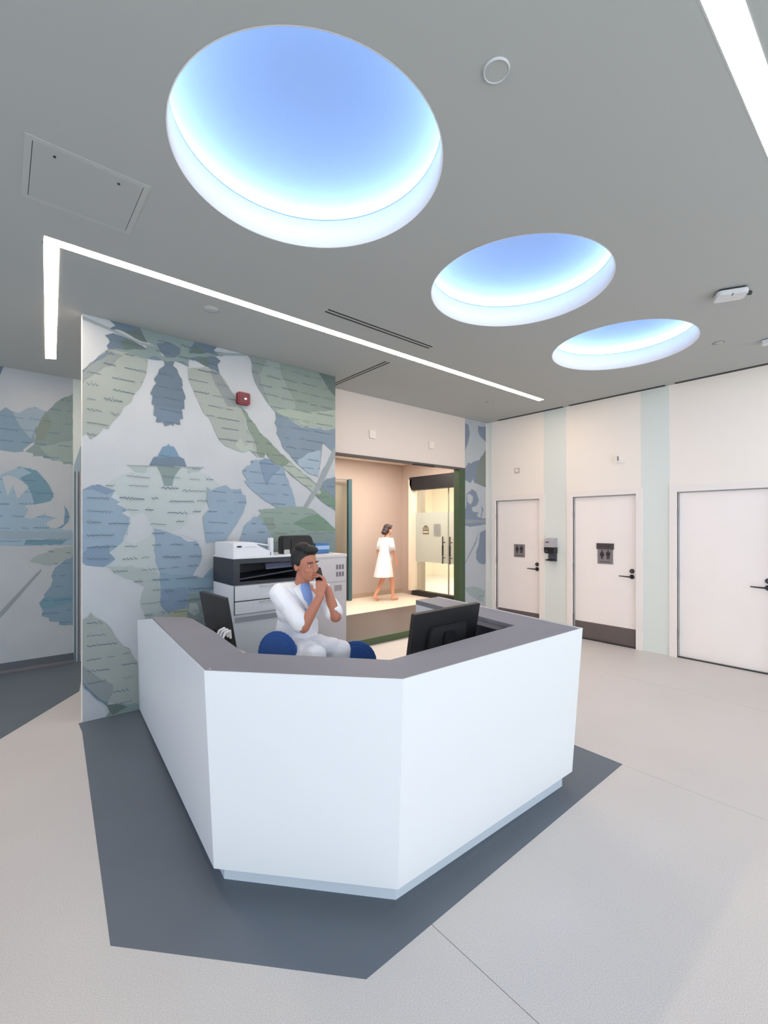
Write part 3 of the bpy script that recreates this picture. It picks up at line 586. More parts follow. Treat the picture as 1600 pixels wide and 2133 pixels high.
def slots(label, a, b, w=0.018, gap=0.045, n=2, group=None):
    a, b = Vector(a), Vector(b); d = (b - a).normalized(); nrm = Vector((-d.y, d.x))
    t = thing('linear_vent', label, 'vent', ((a.x + b.x) / 2, (a.y + b.y) / 2, H), 0, group)
    for k in range(n):
        o = nrm * (k * gap); P = [a + o, b + o, b + o + nrm * w, a + o + nrm * w]
        obj('slot', prism([tuple(p) for p in P], H - 0.0035, H + 0.002), nearblack_m, t, world=True)
    o = nrm * -0.006; e = nrm * ((n - 1) * gap + w + 0.006)
    obj('vent_frame', prism([tuple(p) for p in (a + o, b + o, b + e, a + e)], H - 0.002, H + 0.001), ceil_m, t, world=True)
slots('double slot ceiling vent running beside the long light', (2.06, 3.148), (3.28, 3.148))
slots('double slot ceiling vent running from the mural toward the long light', (3.245, 3.76), (3.245, 4.915))
for y0, y1, l in ((3.50, 4.66, 'dark ceiling slot vent along the door wall, farthest section'), (2.13, 3.40, 'dark ceiling slot vent along the door wall, middle section'), (0.3, 2.02, 'dark ceiling slot vent along the door wall, over the widest door')):
    slots(l, (XR - 0.012, y0), (XR - 0.012, y1), 0.07, 0.06, 1, 'slot vents along the door wall')
t = thing('ceiling_speaker', 'round flush disc with raised rim in the ceiling between strip and domes', 'speaker', (1.477, 1.077, H))
obj('rim', lathe([(0.044, -0.003), (0.0455, -0.008), (0.048, -0.009), (0.050, -0.006), (0.051, 0.0)], 48), mat('rim_grey', (196, 200, 202), 0.35), t, True); obj('disc', lathe([(0, -0.006), (0.045, -0.006), (0.045, 0.0)], 48), ceil_m, t)
t = thing('smoke_detector', 'small pale round cap in the ceiling near the mural top', 'detector', (1.326, 3.779, H))
obj('cap', lathe([(0, -0.012), (0.04, -0.012), (0.052, -0.008), (0.056, 0)], 32), mat('cap_grey', (170, 170, 174), 0.6), t, True); obj('ring', lathe([(0.056, -0.003), (0.064, -0.003), (0.066, 0)], 32), ceil_m, t, True)
for x, y, l in ((5.338, 1.30, 'tiny concealed sprinkler cap in the ceiling past the smallest dome'), (5.385, 4.044, 'tiny concealed sprinkler cap in the ceiling near the strip end')):
    t = thing('sprinkler_cap', l, 'sprinkler', (x, y, H), 0, 'sprinkler caps in the ceiling')
    obj('cap', lathe([(0, -0.008), (0.036, -0.008), (0.042, 0)], 28), ceil_m, t, True); obj('shadow_ring', lathe([(0.042, -0.002), (0.05, -0.002), (0.05, 0)], 28), mat('ring_grey', (120, 116, 114), 0.6), t)
t = thing('access_point', 'white rounded box with small side knob hanging under the ceiling', 'wireless device', (4.225, 0.955, H), math.radians(-62))
obj('mount_plate', rbox((-0.085, -0.06, -0.014), (0.085, 0.06, 0.0), 0.02, 'z'), darksteel_m, t)
obj('housing', rbox((-0.10, -0.07, -0.05), (0.10, 0.07, -0.014), 0.03, 'z'), mat('device_white', (206, 208, 212), 0.4), t, bevel=0.006)
obj('knob', tube((0.095, 0.045, -0.012), (0.145, 0.055, -0.016), 0.014), darksteel_m, t); obj('seam', box((-0.003, -0.072, -0.05), (0.003, -0.03, -0.049)), nearblack_m, t)
t = thing('exit_sensor', 'small white ceiling device cut off by the frame edge above widest door', 'sensor', (5.60, 0.955, H))
obj('housing', rbox((-0.04, -0.06, -0.045), (0.04, 0.06, -0.006), 0.012, 'z'), MATS['device_white'], t, bevel=0.004); obj('base', box((-0.03, -0.05, -0.006), (0.03, 0.05, 0)), darksteel_m, t)
# ceiling access panel
t = thing('access_hatch', 'flush square ceiling access panel with thin shadow joints', 'access panel', (0.345, 2.87, H))
x0, x1, y0, y1 = 0.085, 0.605, 2.615, 3.125
f = bmesh.new()
for a, b in (((x0, y0), (x1, y0 + .028)), ((x0, y1 - .028), (x1, y1)), ((x0, y0 + .028), (x0 + .028, y1 - .028)), ((x1 - .028, y0 + .028), (x1, y1 - .028))): box((a[0], a[1], H - 0.0022), (b[0], b[1], H), f)
obj('frame', f, mat('panel_frame', (178, 181, 179), 0.9), t, world=True)
obj('joint', box((x0 + .028, y0 + .028, H - 0.001), (x1 - .028, y1 - .028, H + 0.001)), nearblack_m, t, world=True)
obj('door', box((x0 + .031, y0 + .0292, H - 0.003), (x1 - .031, y1 - .0292, H - 0.001)), ceil_m, t, world=True)
for xx in (0.2, 0.47): obj('latch', lathe([(0, -0.0075), (0.006, -0.0075), (0.006, -0.004)], 12, c=(xx, y0 + 0.075, H)), nearblack_m, t, world=True)

# ------------------------------------------------------------------ reception desk
ZD, ZB = 0.995, 0.10
A0 = Vector((0.81, 3.47)); A1 = on_z(425, 1397, ZD).xy; A2 = on_z(840, 1415, ZD).xy; A3 = on_z(1214, 1308, ZD).xy; A4 = Vector((3.08, 2.872))
B1 = on_z(445.6, 1809, ZB).xy; B2 = on_z(829, 1853, ZB).xy; B3 = on_z(1192, 1607, ZB).xy; B4 = Vector((3.0, 2.86))
Wt = on_y(286, 1292, YM - 0.02); Wb = on_y(290, 1478, YM - 0.02)
I = [Vector(p) for p in ((1.006, 3.393), (1.03, 3.31), (1.01, 2.834), (0.956, 2.256), (1.011, 2.187), (1.449, 1.678), (1.547, 1.681), (2.571, 1.731), (2.783, 2.876))]
_n = (Vector((B1.x, B1.y, ZB)) - Vector((A1.x, A1.y, ZD))).cross(Vector((Wb.x, Wb.y, 0.012)) - Vector((A1.x, A1.y, ZD)))
def on_left(px, py):
    r = ray(px, py); o = Vector((0, 0, EYE)); t = _n.dot(Vector((A1.x, A1.y, ZD)) - o) / _n.dot(r); return o + r * t
LA, Wt = on_left(316, 1290), on_left(286, 1292); A0 = LA.xy
desk = thing('reception_desk', 'large angular white reception desk with grey counter top on dark inlay', 'desk', (1.8, 2.3, 0))
v3 = lambda p, z: (p[0], p[1], z)
def panel(name, tl, tr, br, bl, th=0.03, m=white_m):
    n = (Vector(tr) - Vector(tl)).cross(Vector(bl) - Vector(tl)).normalized()
    return obj(name, slab([tl, tr, br, bl], n * th), m, desk, world=True)
# outward faces; thickness goes inward
def inward(pts, th):
    c = Vector((1.9, 2.6, 0.5)); n = (Vector(pts[1]) - Vector(pts[0])).cross(Vector(pts[-1]) - Vector(pts[0])).normalized()
    if n.dot(c - Vector(pts[0])) < 0: n = -n
    return slab(pts, n * th)
obj('left_panel', inward([v3(A1, ZD), tuple(LA), tuple(Wt), (Wb.x, Wb.y, 0.012), v3(B1, ZB)], 0.03), white_m, desk, world=True)
obj('corner_panel', inward([v3(A2, ZD), v3(A1, ZD), v3(B1, ZB), v3(B2, ZB)], 0.03), white_m, desk, world=True)
obj('front_panel', inward([v3(A3, ZD), v3(A2, ZD), v3(B2, ZB), v3(B3, ZB)], 0.03), white_m, desk, world=True)
obj('right_panel', inward([v3(A4, ZD), v3(A3, ZD), v3(B3, ZB), v3(B4, ZB)], 0.03), white_m, desk, world=True)
def shrink(p, c, k): return Vector(p) + (Vector(c) - Vector(p)).normalized() * k
top = [A0, A1, A2, A3, A4]
cc_ = Vector((1.9, 2.5)); topo = [shrink(p, cc_, 0.006) for p in top]
obj('counter_top', prism([tuple(p) for p in topo] + [tuple(p) for p in I[::-1]], 0.958, ZD + 0.001), grey_m, desk, world=True)
K1 = on_z(467, 1831, 0).xy; K2 = on_z(824.5, 1875, 0).xy; K3 = on_z(1171, 1638, 0).xy; K0 = Vector((0.95, 3.9)); K4 = Vector((2.9, 2.83))
kp = [K0, K1, K2, K3, K4]; kin = [Vector((1.05, 3.9)), K1 + Vector((0.12, 0.06)), K2 + Vector((0.06, 0.1)), K3 + Vector((-0.1, 0.1)), Vector((2.8, 2.83))]
obj('toe_kick', prism([tuple(p) for p in kp] + [tuple(p) for p in kin[::-1]], 0.0, ZB + 0.005), mat('kick_laminate', (196, 206, 218), 0.4), desk, world=True)
lo_in = [I[0], I[2], I[3], I[4], I[5], I[7], I[8]]
for a, b in zip(lo_in, lo_in[1:]):
    d = (b - a).normalized(); n = Vector((-d.y, d.x))
    if n.dot(Vector((1.9, 2.6)) - a) > 0: n = -n
    obj('inner_panel', prism([tuple(a), tuple(b), tuple(b + n * 0.02), tuple(a + n * 0.02)], 0.02, 0.958), white_m, desk, world=True)
obj('end_panel', prism([(2.79, 2.85), (3.05, 2.85), (3.05, 2.872), (2.79, 2.872)], 0.02, 0.958), white_m, desk, world=True)
obj('end_panel', prism([(0.905, 3.43), (1.0, 3.39), (1.0, 3.37), (0.905, 3.41)], 0.02, 0.958), white_m, desk, world=True)
ws = [(1.022, 3.36), (0.998, 2.83), (0.972, 2.262), (1.018, 2.205), (1.456, 1.697), (1.545, 1.70), (2.552, 1.748), (2.755, 2.85), (2.68, 2.85), (2.46, 2.25), (2.3, 2.12), (1.62, 2.10), (1.32, 2.36), (1.31, 3.36)]
obj('work_surface', prism(ws, 0.73, 0.76), mat('beige_laminate', (226, 214, 200), 0.5), desk, world=True)

# dark block added where the right arm's inner panel reads dark
t = thing('dark_filler', 'added dark block along the inner panel of the right arm, beside the large monitor', 'filler', (2.56, 2.05, 0.7603))
obj('shell', prism([(-0.09, -0.25), (0.01, -0.25), (0.10, 0.28), (-0.01, 0.28)], 0, 0.20), mat('filler_dark', (42, 44, 56), 0.5), t); obj('lid', prism([(-0.092, -0.253), (0.011, -0.253), (0.101, 0.283), (-0.012, 0.283)], 0.20, 0.212), mat('filler_top', (46, 48, 62), 0.5), t)

# ------------------------------------------------------------------ monitors
def monitor(label, p, rz, w, h, zb, tilt, z_table=0.76, plain=False):
    """screen faces local +Y, back faces -Y"""
    t = thing('computer_monitor', label, 'monitor', (p[0], p[1], z_table + 0.0003), rz, 'flat monitors on the reception desk')
    z0 = zb - z_table; R = Matrix.Translation((0, 0, z0)) @ Matrix.Rotation(tilt, 4, 'X')
    def put(name, bm, m, bev=0.0): bm.transform(R); return obj(name, bm, m, t, bevel=bev)
    put('housing', rbox((-w / 2, -0.02, 0), (w / 2, 0.008, h), 0.008, 'y'), black_m)
    put('screen', box((-w / 2 + .012, 0.008, .016), (w / 2 - .012, 0.0095, h - .012)), mat('screen_dark', (20, 24, 32), 0.2))
    if not plain: put('back_cover', rbox((-w * 0.28, -0.042, h * 0.12), (w * 0.28, -0.02, h * 0.72), 0.03, 'y'), mat('back_black', (28, 29, 34), 0.6), 0.004)
    put('mount', rbox((-0.05, -0.056, h * 0.08 if plain else h * 0.30), (0.05, -0.02 if plain else -0.042, h * 0.2 if plain else h * 0.62), 0.012, 'y'), mat('mount_black', (26, 28, 34), 0.35))
    obj('neck', box((-0.03, -0.085, 0.012), (0.03, -0.056, z0 + (0.10 if plain else h * 0.45))), black_m, t)
    obj('foot', rbox((-0.12, -0.15, 0), (0.12, 0.03, 0.012), 0.02, 'z'), black_m, t)
    return t
mA, mB = on_y(856, 1282, 1.97), on_y(994, 1253, 1.97)
monitor('black monitor seen from behind above the front counter', ((mA.x + mB.x) / 2 - 0.015, 2.01), math.radians(1.0), 0.62, 0.36, 0.775, math.radians(10))
monitor('black monitor turned edge-on over the left counter, in front of the copier', (1.275, 3.40), math.radians(-88), 0.475, 0.37, 0.775, math.radians(10), plain=True)
t = thing('cable_bundle', 'white cable loop hanging behind the edge-on monitor', 'cable', (1.085, 3.14, 0.7603))
for k in range(3):
    obj('cable', path_tube([(0.0 + k * .01, -0.05 - k * 0.05, 0.004), (0.02, -0.06 - k * .05, 0.10), (0.06, -0.03 - k * .05, 0.17), (0.1, -0.02 - k * .05, 0.18), (0.12, 0.02 - k * .05, 0.12)], 0.008, 8), offwhite_m, t)
t = thing('keyboard', 'pale keyboard on the left work surface', 'keyboard', (1.2, 2.72, 0.7603), math.radians(-88))
obj('tray', rbox((-0.2, -0.07, 0), (0.2, 0.07, 0.014), 0.012, 'z'), offwhite_m, t)
for r in range(4): obj('key_row', box((-0.185, -0.055 + r * 0.03, 0.014), (0.185, -0.032 + r * 0.03, 0.02)), copgrey_m, t)

# ------------------------------------------------------------------ copier with finisher
t = thing('copier', 'white office copier with dark output bay against the mural', 'copier', (1.60, 4.0, 0))
W1, DP = 0.70, 0.50
obj('cabinet', box((0, 0.0, 0.05), (W1, DP, 0.77)), mat('copier_lower', (206, 212, 216), 0.5), t, bevel=0.004)
obj('vent_band', box((0.02, -0.004, 0.775), (W1 - 0.02, 0.0, 0.815)), mat('band_grey', (150, 154, 160), 0.5), t)
obj('body', box((0, 0.004, 0.77), (W1, DP, 1.105)), offwhite_m, t, bevel=0.004)
obj('gap_shadow', box((0.006, -0.001, 0.84), (W1 - 0.006, 0.004, 1.10)), copdark_m, t)
for z0, z1 in ((0.845, 0.955), (0.965, 1.098)):
    d = obj('drawer', box((0.012, -0.012, z0), (W1 - 0.012, 0.006, z1)), offwhite_m, t, bevel=0.003)
    obj('drawer_grip', box((0.24, -0.016, z1 - 0.022), (0.46, -0.011, z1 - 0.004)), copgrey_m, d)
    obj('paper_label', box((0.27, -0.0135, z0 + 0.02), (0.42, -0.0115, z0 + 0.055)), white_m, d)
# output bay: black shell open at the front
b = bmesh.new(); box((0.0, 0.0, 1.105), (W1, DP, 1.135), b); box((0, 0.0, 1.135), (0.06, DP, 1.345), b); box((0.06, 0.40, 1.135), (W1, DP, 1.345), b); box((0.06, 0.0, 1.30), (W1, 0.40, 1.345), b); box((W1 - 0.05, 0.0, 1.135), (W1, 0.40, 1.30), b)
obj('output_bay', b, copdark_m, t)
obj('paper_tray', slab([(0.07, 0.03, 1.15), (0.62, 0.03, 1.20), (0.62, 0.38, 1.20), (0.07, 0.38, 1.15)], (0, 0, 0.012)), mat('tray_black', (58, 60, 72), 0.4), t)
obj('bay_screen', slab([(0.32, 0.005, 1.235), (0.64, 0.005, 1.245), (0.64, 0.03, 1.30), (0.32, 0.03, 1.29)], (0, 0.012, 0)), mat('bay_panel', (70, 74, 92), 0.35), t)
obj('scanner_rim', box((-0.006, -0.012, 1.345), (W1 - 0.02, DP, 1.362)), white_m, t, bevel=0.003)
lid = obj('scanner_lid', prism([(-0.0, 1.362), (0.37, 1.362), (0.37, 1.40), (0.25, 1.455), (0.20, 1.492), (-0.0, 1.492)], 0.0, 0.46, axis='y'), white_m, t, bevel=0.005)
obj('document_tray', slab([(0.215, 0.03, 1.478), (0.375, 0.03, 1.452), (0.375, 0.42, 1.452), (0.215, 0.42, 1.478)], (0, 0, 0.01)), white_m, t)
obj('tray_guide', box((0.355, 0.0, 1.362), (0.392, 0.05, 1.53)), offwhite_m, t, bevel=0.003)
obj('badge', prism([(0.055 + 0.025 * math.cos(k * PI / 8), 1.455 + 0.008 * math.sin(k * PI / 8)) for k in range(16)], -0.0035, 0.0, axis='y'), nearblack_m, lid)
obj('control_line', box((0.11, -0.003, 1.452), (0.22, 0.0, 1.456)), copgrey_m, lid)
t = thing('copier_finisher', 'pale grey finisher unit standing at the copier\'s right end', 'copier', (2.31, 4.0, 0))
obj('cabinet', box((0.0, 0.0, 0.04), (0.53, 0.50, 1.315)), copgrey_m, t, bevel=0.004)
obj('top', box((-0.004, -0.006, 1.315), (0.534, 0.50, 1.345)), mat('finisher_top', (214, 208, 206), 0.5), t, bevel=0.003)
obj('front_panel', box((0.015, -0.01, 1.06), (0.515, 0.0, 1.30)), mat('finisher_front', (204, 198, 198), 0.5), t)
obj('front_door', box((0.015, -0.01, 0.10), (0.515, 0.0, 1.05)), MATS['finisher_front'], t)
for r in range(2):
    for k in range(3): obj('vent_slot', box((0.39 + k * 0.036, -0.0125, 1.185 - r * 0.075), (0.415 + k * 0.036, -0.009, 1.235 - r * 0.075)), mat('slot_grey', (120, 112, 116), 0.5), t)
obj('recess', box((0.37, -0.013, 0.96), (0.46, -0.009, 1.02)), mat('recess_grey', (158, 148, 146), 0.5), t)
t = thing('touch_display', 'black rounded touch panel standing on the copier behind the seated man', 'display', (2.345, 4.2, 1.3455), math.radians(8))
obj('housing', prism([(-0.20, 0.0), (0.21, 0.0), (0.20, 0.10), (0.165, 0.18), (0.14, 0.198), (-0.18, 0.198), (-0.205, 0.175)], -0.05, 0.03, axis='y'), black_m, t, bevel=0.006)
obj('screen', prism([(-0.10, 0.03), (0.17, 0.03), (0.16, 0.10), (0.13, 0.155), (-0.10, 0.155)], -0.056, -0.049, axis='y'), mat('panel_black', (20, 20, 20), 0.3), t)
obj('light_patch', rbox((-0.19, -0.062, -0.0), (-0.125, -0.05, 0.06), 0.012, 'y'), mat('patch_grey', (176, 178, 180), 0.4), t)
t = thing('paper_box', 'small blue box on the finisher top beside the black panel', 'box', (2.66, 4.22, 1.3455))
obj('carton', box((-0.10, -0.05, 0), (0.07, 0.05, 0.11)), mat('box_blue', (66, 110, 166), 0.6), t, bevel=0.002); obj('label_band', box((-0.101, -0.0515, 0.045), (0.071, -0.0495, 0.085)), mat('box_pale', (150, 180, 214), 0.6), t)

# ------------------------------------------------------------------ office chairs
def chair(label, loc, rz, seat, lift=0.095, group='blue office chairs behind the desk'):
    """sitter faces local -Y; the backrest is at +Y"""
    t = thing('office_chair', label, 'chair', loc, rz, group)
    obj('seat', rbox((-0.22, -0.22, seat - 0.06), (0.22, 0.20, seat), 0.09, 'z'), blue_m, t, bevel=0.02)
    P = [(0.16 * math.cos(2 * PI * k / 32), 0.165 * math.sin(2 * PI * k / 32)) for k in range(32)]
    bk = prism([(p[0], seat + lift + p[1] * 1.0) for p in P], 0.215, 0.255, axis='y')
    obj('backrest', bk, blue_m, t, bevel=0.012)
    obj('back_shell', prism([(p[0] * 0.8, seat + lift + p[1] * 0.8) for p in P], 0.253, 0.268, axis='y'), blue_m, t)
    obj('back_bar', path_tube([(0, 0.05, seat - 0.075), (0, 0.26, seat - 0.07), (0, 0.285, seat + 0.0), (0, 0.27, seat + 0.12)], 0.014), black_m, t)
    obj('gas_lift', tube((0, 0, 0.1), (0, 0, seat - 0.06), 0.025), black_m, t)
    fr = bmesh.new(); R = 0.18
    for k in range(24):
        a, b_ = 2 * PI * k / 24, 2 * PI * (k + 1) / 24; tube((R * math.cos(a), R * math.sin(a), 0.24), (R * math.cos(b_), R * math.sin(b_), 0.24), 0.01, seg=8, bm=fr)
    for k in range(4): tube((0, 0, 0.24), (R * math.cos(k * PI / 2), R * math.sin(k * PI / 2), 0.24), 0.008, seg=8, bm=fr)
    obj('foot_ring', fr, steel_m, t)
    for k in range(5):
        a = 2 * PI * k / 5 + 0.3; e = (0.21 * math.cos(a), 0.21 * math.sin(a), 0.075)
        l = obj('base_leg', tube((0, 0, 0.1), e, 0.024, 0.016, 10), black_m, t)
        obj('caster', tube((e[0] - 0.012 * math.sin(a), e[1] + 0.012 * math.cos(a), 0.03), (e[0] + 0.012 * math.sin(a), e[1] - 0.012 * math.cos(a), 0.03), 0.03, seg=14), nearblack_m, l)
    return t
chair('blue swivel chair the man in white sits on', (1.655, 2.95, 0), math.radians(118), 0.63, 0.135)
chair('empty blue chair whose round backrest rises past the man\'s lap', (2.165, 2.95, 0), math.radians(147), 0.525)

# ------------------------------------------------------------------ people
def cap_(bm, p0, r0, p1, r1):
    p0, p1 = Vector(p0), Vector(p1)
    for p, r in ((p0, r0), (p1, r1)): bmesh.ops.create_icosphere(bm, subdivisions=2, radius=r, matrix=Matrix.Translation(p))
    if (p1 - p0).length > 1e-4: tube(p0, p1, r0 * 0.985, r1 * 0.985, 14, bm)
def ell_(bm, c, r, rot=(0, 0, 0)):
    M = Matrix.Translation(c) @ (Matrix.Rotation(rot[2], 4, 'Z') @ Matrix.Rotation(rot[1], 4, 'Y') @ Matrix.Rotation(rot[0], 4, 'X')) @ Matrix.Diagonal((r[0], r[1], r[2], 1))
    bmesh.ops.create_icosphere(bm, subdivisions=3, radius=1.0, matrix=M)
def blob(name, prims, m, parent, voxel=0.006, iters=4, folds=0.0):
    """one continuous skin grown over overlapping tapered limbs"""
    bm = bmesh.new()
    for p in prims:
        if p[0] == 'c': cap_(bm, *p[1:])
        else: ell_(bm, *p[1:])
    bm.transform((Matrix.Translation(parent.location) @ parent.rotation_euler.to_matrix().to_4x4()).inverted())
    me = bpy.data.meshes.new(name); bm.to_mesh(me); bm.free()
    o = link(bpy.data.objects.new(name, me)); md = o.modifiers.new('r', 'REMESH'); md.mode = 'VOXEL'; md.voxel_size = voxel
    sm = o.modifiers.new('s', 'SMOOTH'); sm.iterations = iters; sm.factor = 0.5
    if folds:
        tx = bpy.data.textures.new('folds', 'CLOUDS'); tx.noise_scale = 0.09; tx.noise_depth = 1
        dm = o.modifiers.new('d', 'DISPLACE'); dm.texture = tx; dm.strength = folds; dm.mid_level = 0.5; dm.texture_coords = 'LOCAL'
    dg = bpy.context.evaluated_depsgraph_get(); dg.update()
    new = bpy.data.meshes.new_from_object(o.evaluated_get(dg)); o.modifiers.clear(); o.data = new; bpy.data.meshes.remove(me)
    new.materials.clear(); new.materials.append(m); new.shade_smooth(); o.parent = parent; o.name = name
    return o
def frame_head(c, yaw, pitch, s=1.0, roll=0.0):
    M = Matrix.Translation(c) @ Matrix.Rotation(yaw, 4, 'Z') @ Matrix.Rotation(roll, 4, 'Y') @ Matrix.Rotation(pitch, 4, 'X')
    return lambda x, y, z: tuple(M @ Vector((x * s, y * s, z * s)))
def head_prims(hp, yaw, s=1.0):
    """face looks along local -Y"""
    r = (0, 0, yaw)
    return [('e', hp(0, 0.012, 0.025), (0.074 * s, 0.092 * s, 0.092 * s), r), ('e', hp(0, -0.022, -0.03), (0.062 * s, 0.068 * s, 0.082 * s), r), ('e', hp(0, -0.05, -0.085), (0.034 * s, 0.034 * s, 0.028 * s), r),
            ('c', hp(0, -0.086, 0.018), 0.009 * s, hp(0, -0.104, -0.026), 0.013 * s), ('e', hp(0.016, -0.09, -0.03), (0.009 * s,) * 3, r), ('e', hp(-0.016, -0.09, -0.03), (0.009 * s,) * 3, r),
            ('e', hp(0.036, -0.062, -0.022), (0.026 * s, 0.024 * s, 0.024 * s), r), ('e', hp(-0.036, -0.062, -0.022), (0.026 * s, 0.024 * s, 0.024 * s), r),
            ('e', hp(0, -0.076, 0.034), (0.05 * s, 0.014 * s, 0.014 * s), r), ('e', hp(0, -0.083, -0.06), (0.026 * s, 0.012 * s, 0.012 * s), r),
            ('e', hp(0.077, 0.012, -0.008), (0.012 * s, 0.02 * s, 0.032 * s), r), ('e', hp(-0.077, 0.012, -0.008), (0.012 * s, 0.02 * s, 0.032 * s), r)]
def face_parts(hp, yaw, parent, s=1.0, brow=hair_m):
    r = (0, 0, yaw)
    for sx in (-1, 1):
        e = bmesh.new(); ell_(e, hp(sx * 0.031, -0.080, 0.008), (0.012 * s, 0.0075 * s, 0.0045 * s), r); w = obj('eye', e, mat('eye_white', (226, 220, 216), 0.3), parent, True, True)
        e = bmesh.new(); ell_(e, hp(sx * 0.031, -0.0865, 0.008), (0.0055 * s, 0.0035 * s, 0.0043 * s), r); obj('iris', e, mat('iris_brown', (44, 30, 24), 0.3), parent, True, True)
        e = bmesh.new(); tube(hp(sx * 0.014, -0.0905, 0.036), hp(sx * 0.050, -0.079, 0.034), 0.0042 * s, 0.0032 * s, 8, e); obj('eyebrow', e, brow, parent, True, True)
    e = bmesh.new(); ell_(e, hp(0, -0.094, -0.056), (0.022 * s, 0.006 * s, 0.0042 * s), r); ell_(e, hp(0, -0.094, -0.064), (0.019 * s, 0.006 * s, 0.005 * s), r); obj('lips', e, lip_m, parent, True, True)
def hand(base, d, side, up, curl=0.85, s=1.0):
    """palm from the wrist along d, four unequal fingers bending toward -up, thumb leaving the side"""
    d, side, up = Vector(d).normalized(), Vector(side).normalized(), Vector(up).normalized(); b = Vector(base); out = []
    pc = b + d * 0.085 * s
    for k in (-1, 0, 1): out.append(('c', tuple(b + side * k * 0.012 * s), 0.014 * s, tuple(pc + side * k * 0.025 * s), 0.013 * s))
    for k, L in zip((-1.5, -0.5, 0.5, 1.5), (0.068, 0.08, 0.076, 0.058)):
        p = pc + side * k * 0.02 * s; q = p + (d * math.cos(curl * 0.6) - up * math.sin(curl * 0.6)) * L * 0.5 * s; e = q + (d * math.cos(curl * 1.7) - up * math.sin(curl * 1.7)) * L * 0.5 * s
        out += [('c', tuple(p), 0.0095 * s, tuple(q), 0.0088 * s), ('c', tuple(q), 0.0088 * s, tuple(e), 0.0075 * s)]
    tb = b + d * 0.025 * s + side * -0.028 * s; tm = tb + (d * 0.6 - side * 0.75) .normalized() * 0.038 * s; te = tm + (d * 0.85 - side * 0.2 - up * 0.4).normalized() * 0.032 * s
    out += [('c', tuple(tb), 0.012 * s, tuple(tm), 0.0105 * s), ('c', tuple(tm), 0.0105 * s, tuple(te), 0.0085 * s)]
    return out

# --- man on the phone, seated, facing the front of the desk (world -Y)
man = thing('person', 'man in white coat with black hair on the phone, seated behind desk', 'person', (1.675, 2.92, 0))
hy = math.radians(10); hp = frame_head((1.665, 2.845, 1.372), hy, math.radians(10), 1.0, math.radians(-6))
shL, shR = (1.835, 2.915, 1.165), (1.505, 2.935, 1.170)
elL, elR = (1.775, 2.63, 1.02), (1.55, 2.68, 0.97)
wrL, wrR = (1.765, 2.715, 1.20), (1.665, 2.655, 1.165)
limbs = [('c', shL, 0.052, elL, 0.043), ('c', elL, 0.042, wrL, 0.028), ('c', shR, 0.052, elR, 0.043), ('c', elR, 0.044, wrR, 0.029)]
torso = [('e', (1.67, 2.95, 1.08), (0.155, 0.095, 0.16)), ('e', (1.675, 2.985, 0.86), (0.135, 0.09, 0.17)), ('c', (1.60, 2.99, 0.735), 0.085, (1.75, 2.99, 0.735), 0.085),
         ('c', shR, 0.05, shL, 0.05), ('c', (1.67, 2.92, 1.18), 0.055, (1.665, 2.875, 1.30), 0.052)]
legs = [('c', (1.60, 2.96, 0.735), 0.078, (1.585, 2.58, 0.80), 0.058), ('c', (1.75, 2.96, 0.735), 0.078, (1.78, 2.57, 0.80), 0.058), ('c', (1.585, 2.58, 0.80), 0.055, (1.60, 2.66, 0.36), 0.038), ('c', (1.78, 2.57, 0.80), 0.055, (1.76, 2.68, 0.36), 0.038)]
feet = [('c', (1.60, 2.70, 0.30), 0.036, (1.59, 2.56, 0.285), 0.03), ('c', (1.76, 2.72, 0.30), 0.036, (1.77, 2.58, 0.285), 0.03)]
handL = hand(wrL, (-0.28, 0.28, 0.9), (-0.35, -0.75, 0.1), (0.85, -0.45, 0.15), 1.1)
handR = hand(wrR, (0.30, 0.30, 0.85), (0.8, -0.45, -0.1), (-0.4, -0.8, 0.4), 1.05)
blob('body', head_prims(hp, hy) + limbs + torso + legs + handL + handR, skin_m, man, 0.005, 3)
face_parts(hp, hy, man)
blob('hair', [('e', hp(0, 0.03, 0.062), (0.083, 0.092, 0.078), (0, 0, hy)), ('e', hp(0, 0.055, 0.02), (0.08, 0.065, 0.08), (0, 0, hy)), ('e', hp(0.01, -0.03, 0.108), (0.066, 0.05, 0.036), (0, 0, hy)), ('e', hp(-0.02, 0.02, 0.125), (0.055, 0.06, 0.036), (0, 0, hy)), ('e', hp(-0.071, 0.015, 0.035), (0.014, 0.035, 0.045), (0, 0, hy)), ('e', hp(0.071, 0.015, 0.035), (0.014, 0.035, 0.045), (0, 0, hy))], hair_m, man, 0.006, 2, 0.012)
def lerp(a, b, t): return tuple(x + (y - x) * t for x, y in zip(a, b))
blob('coat', [('e', (1.67, 2.955, 1.07), (0.178, 0.118, 0.165)), ('e', (1.675, 2.985, 0.88), (0.165, 0.120, 0.19)), ('c', (1.60, 2.985, 0.745), 0.112, (1.75, 2.985, 0.745), 0.112), ('c', shR, 0.068, shL, 0.068),
              ('c', shL, 0.070, lerp(shL, elL, 0.86), 0.066), ('c', shR, 0.072, lerp(shR, elR, 0.90), 0.068), ('c', (1.595, 2.93, 0.75), 0.10, (1.59, 2.68, 0.785), 0.084), ('c', (1.755, 2.93, 0.75), 0.10, (1.775, 2.68, 0.785), 0.084)], coat_m, man, 0.006, 3, 0.022)
blob('scrub_top', [('c', (1.665, 2.868, 1.195), 0.045, (1.685, 2.835, 1.06), 0.034), ('c', (1.665, 2.868, 1.20), 0.05, (1.675, 2.855, 1.13), 0.05)], scrub_m, man, 0.005, 2)
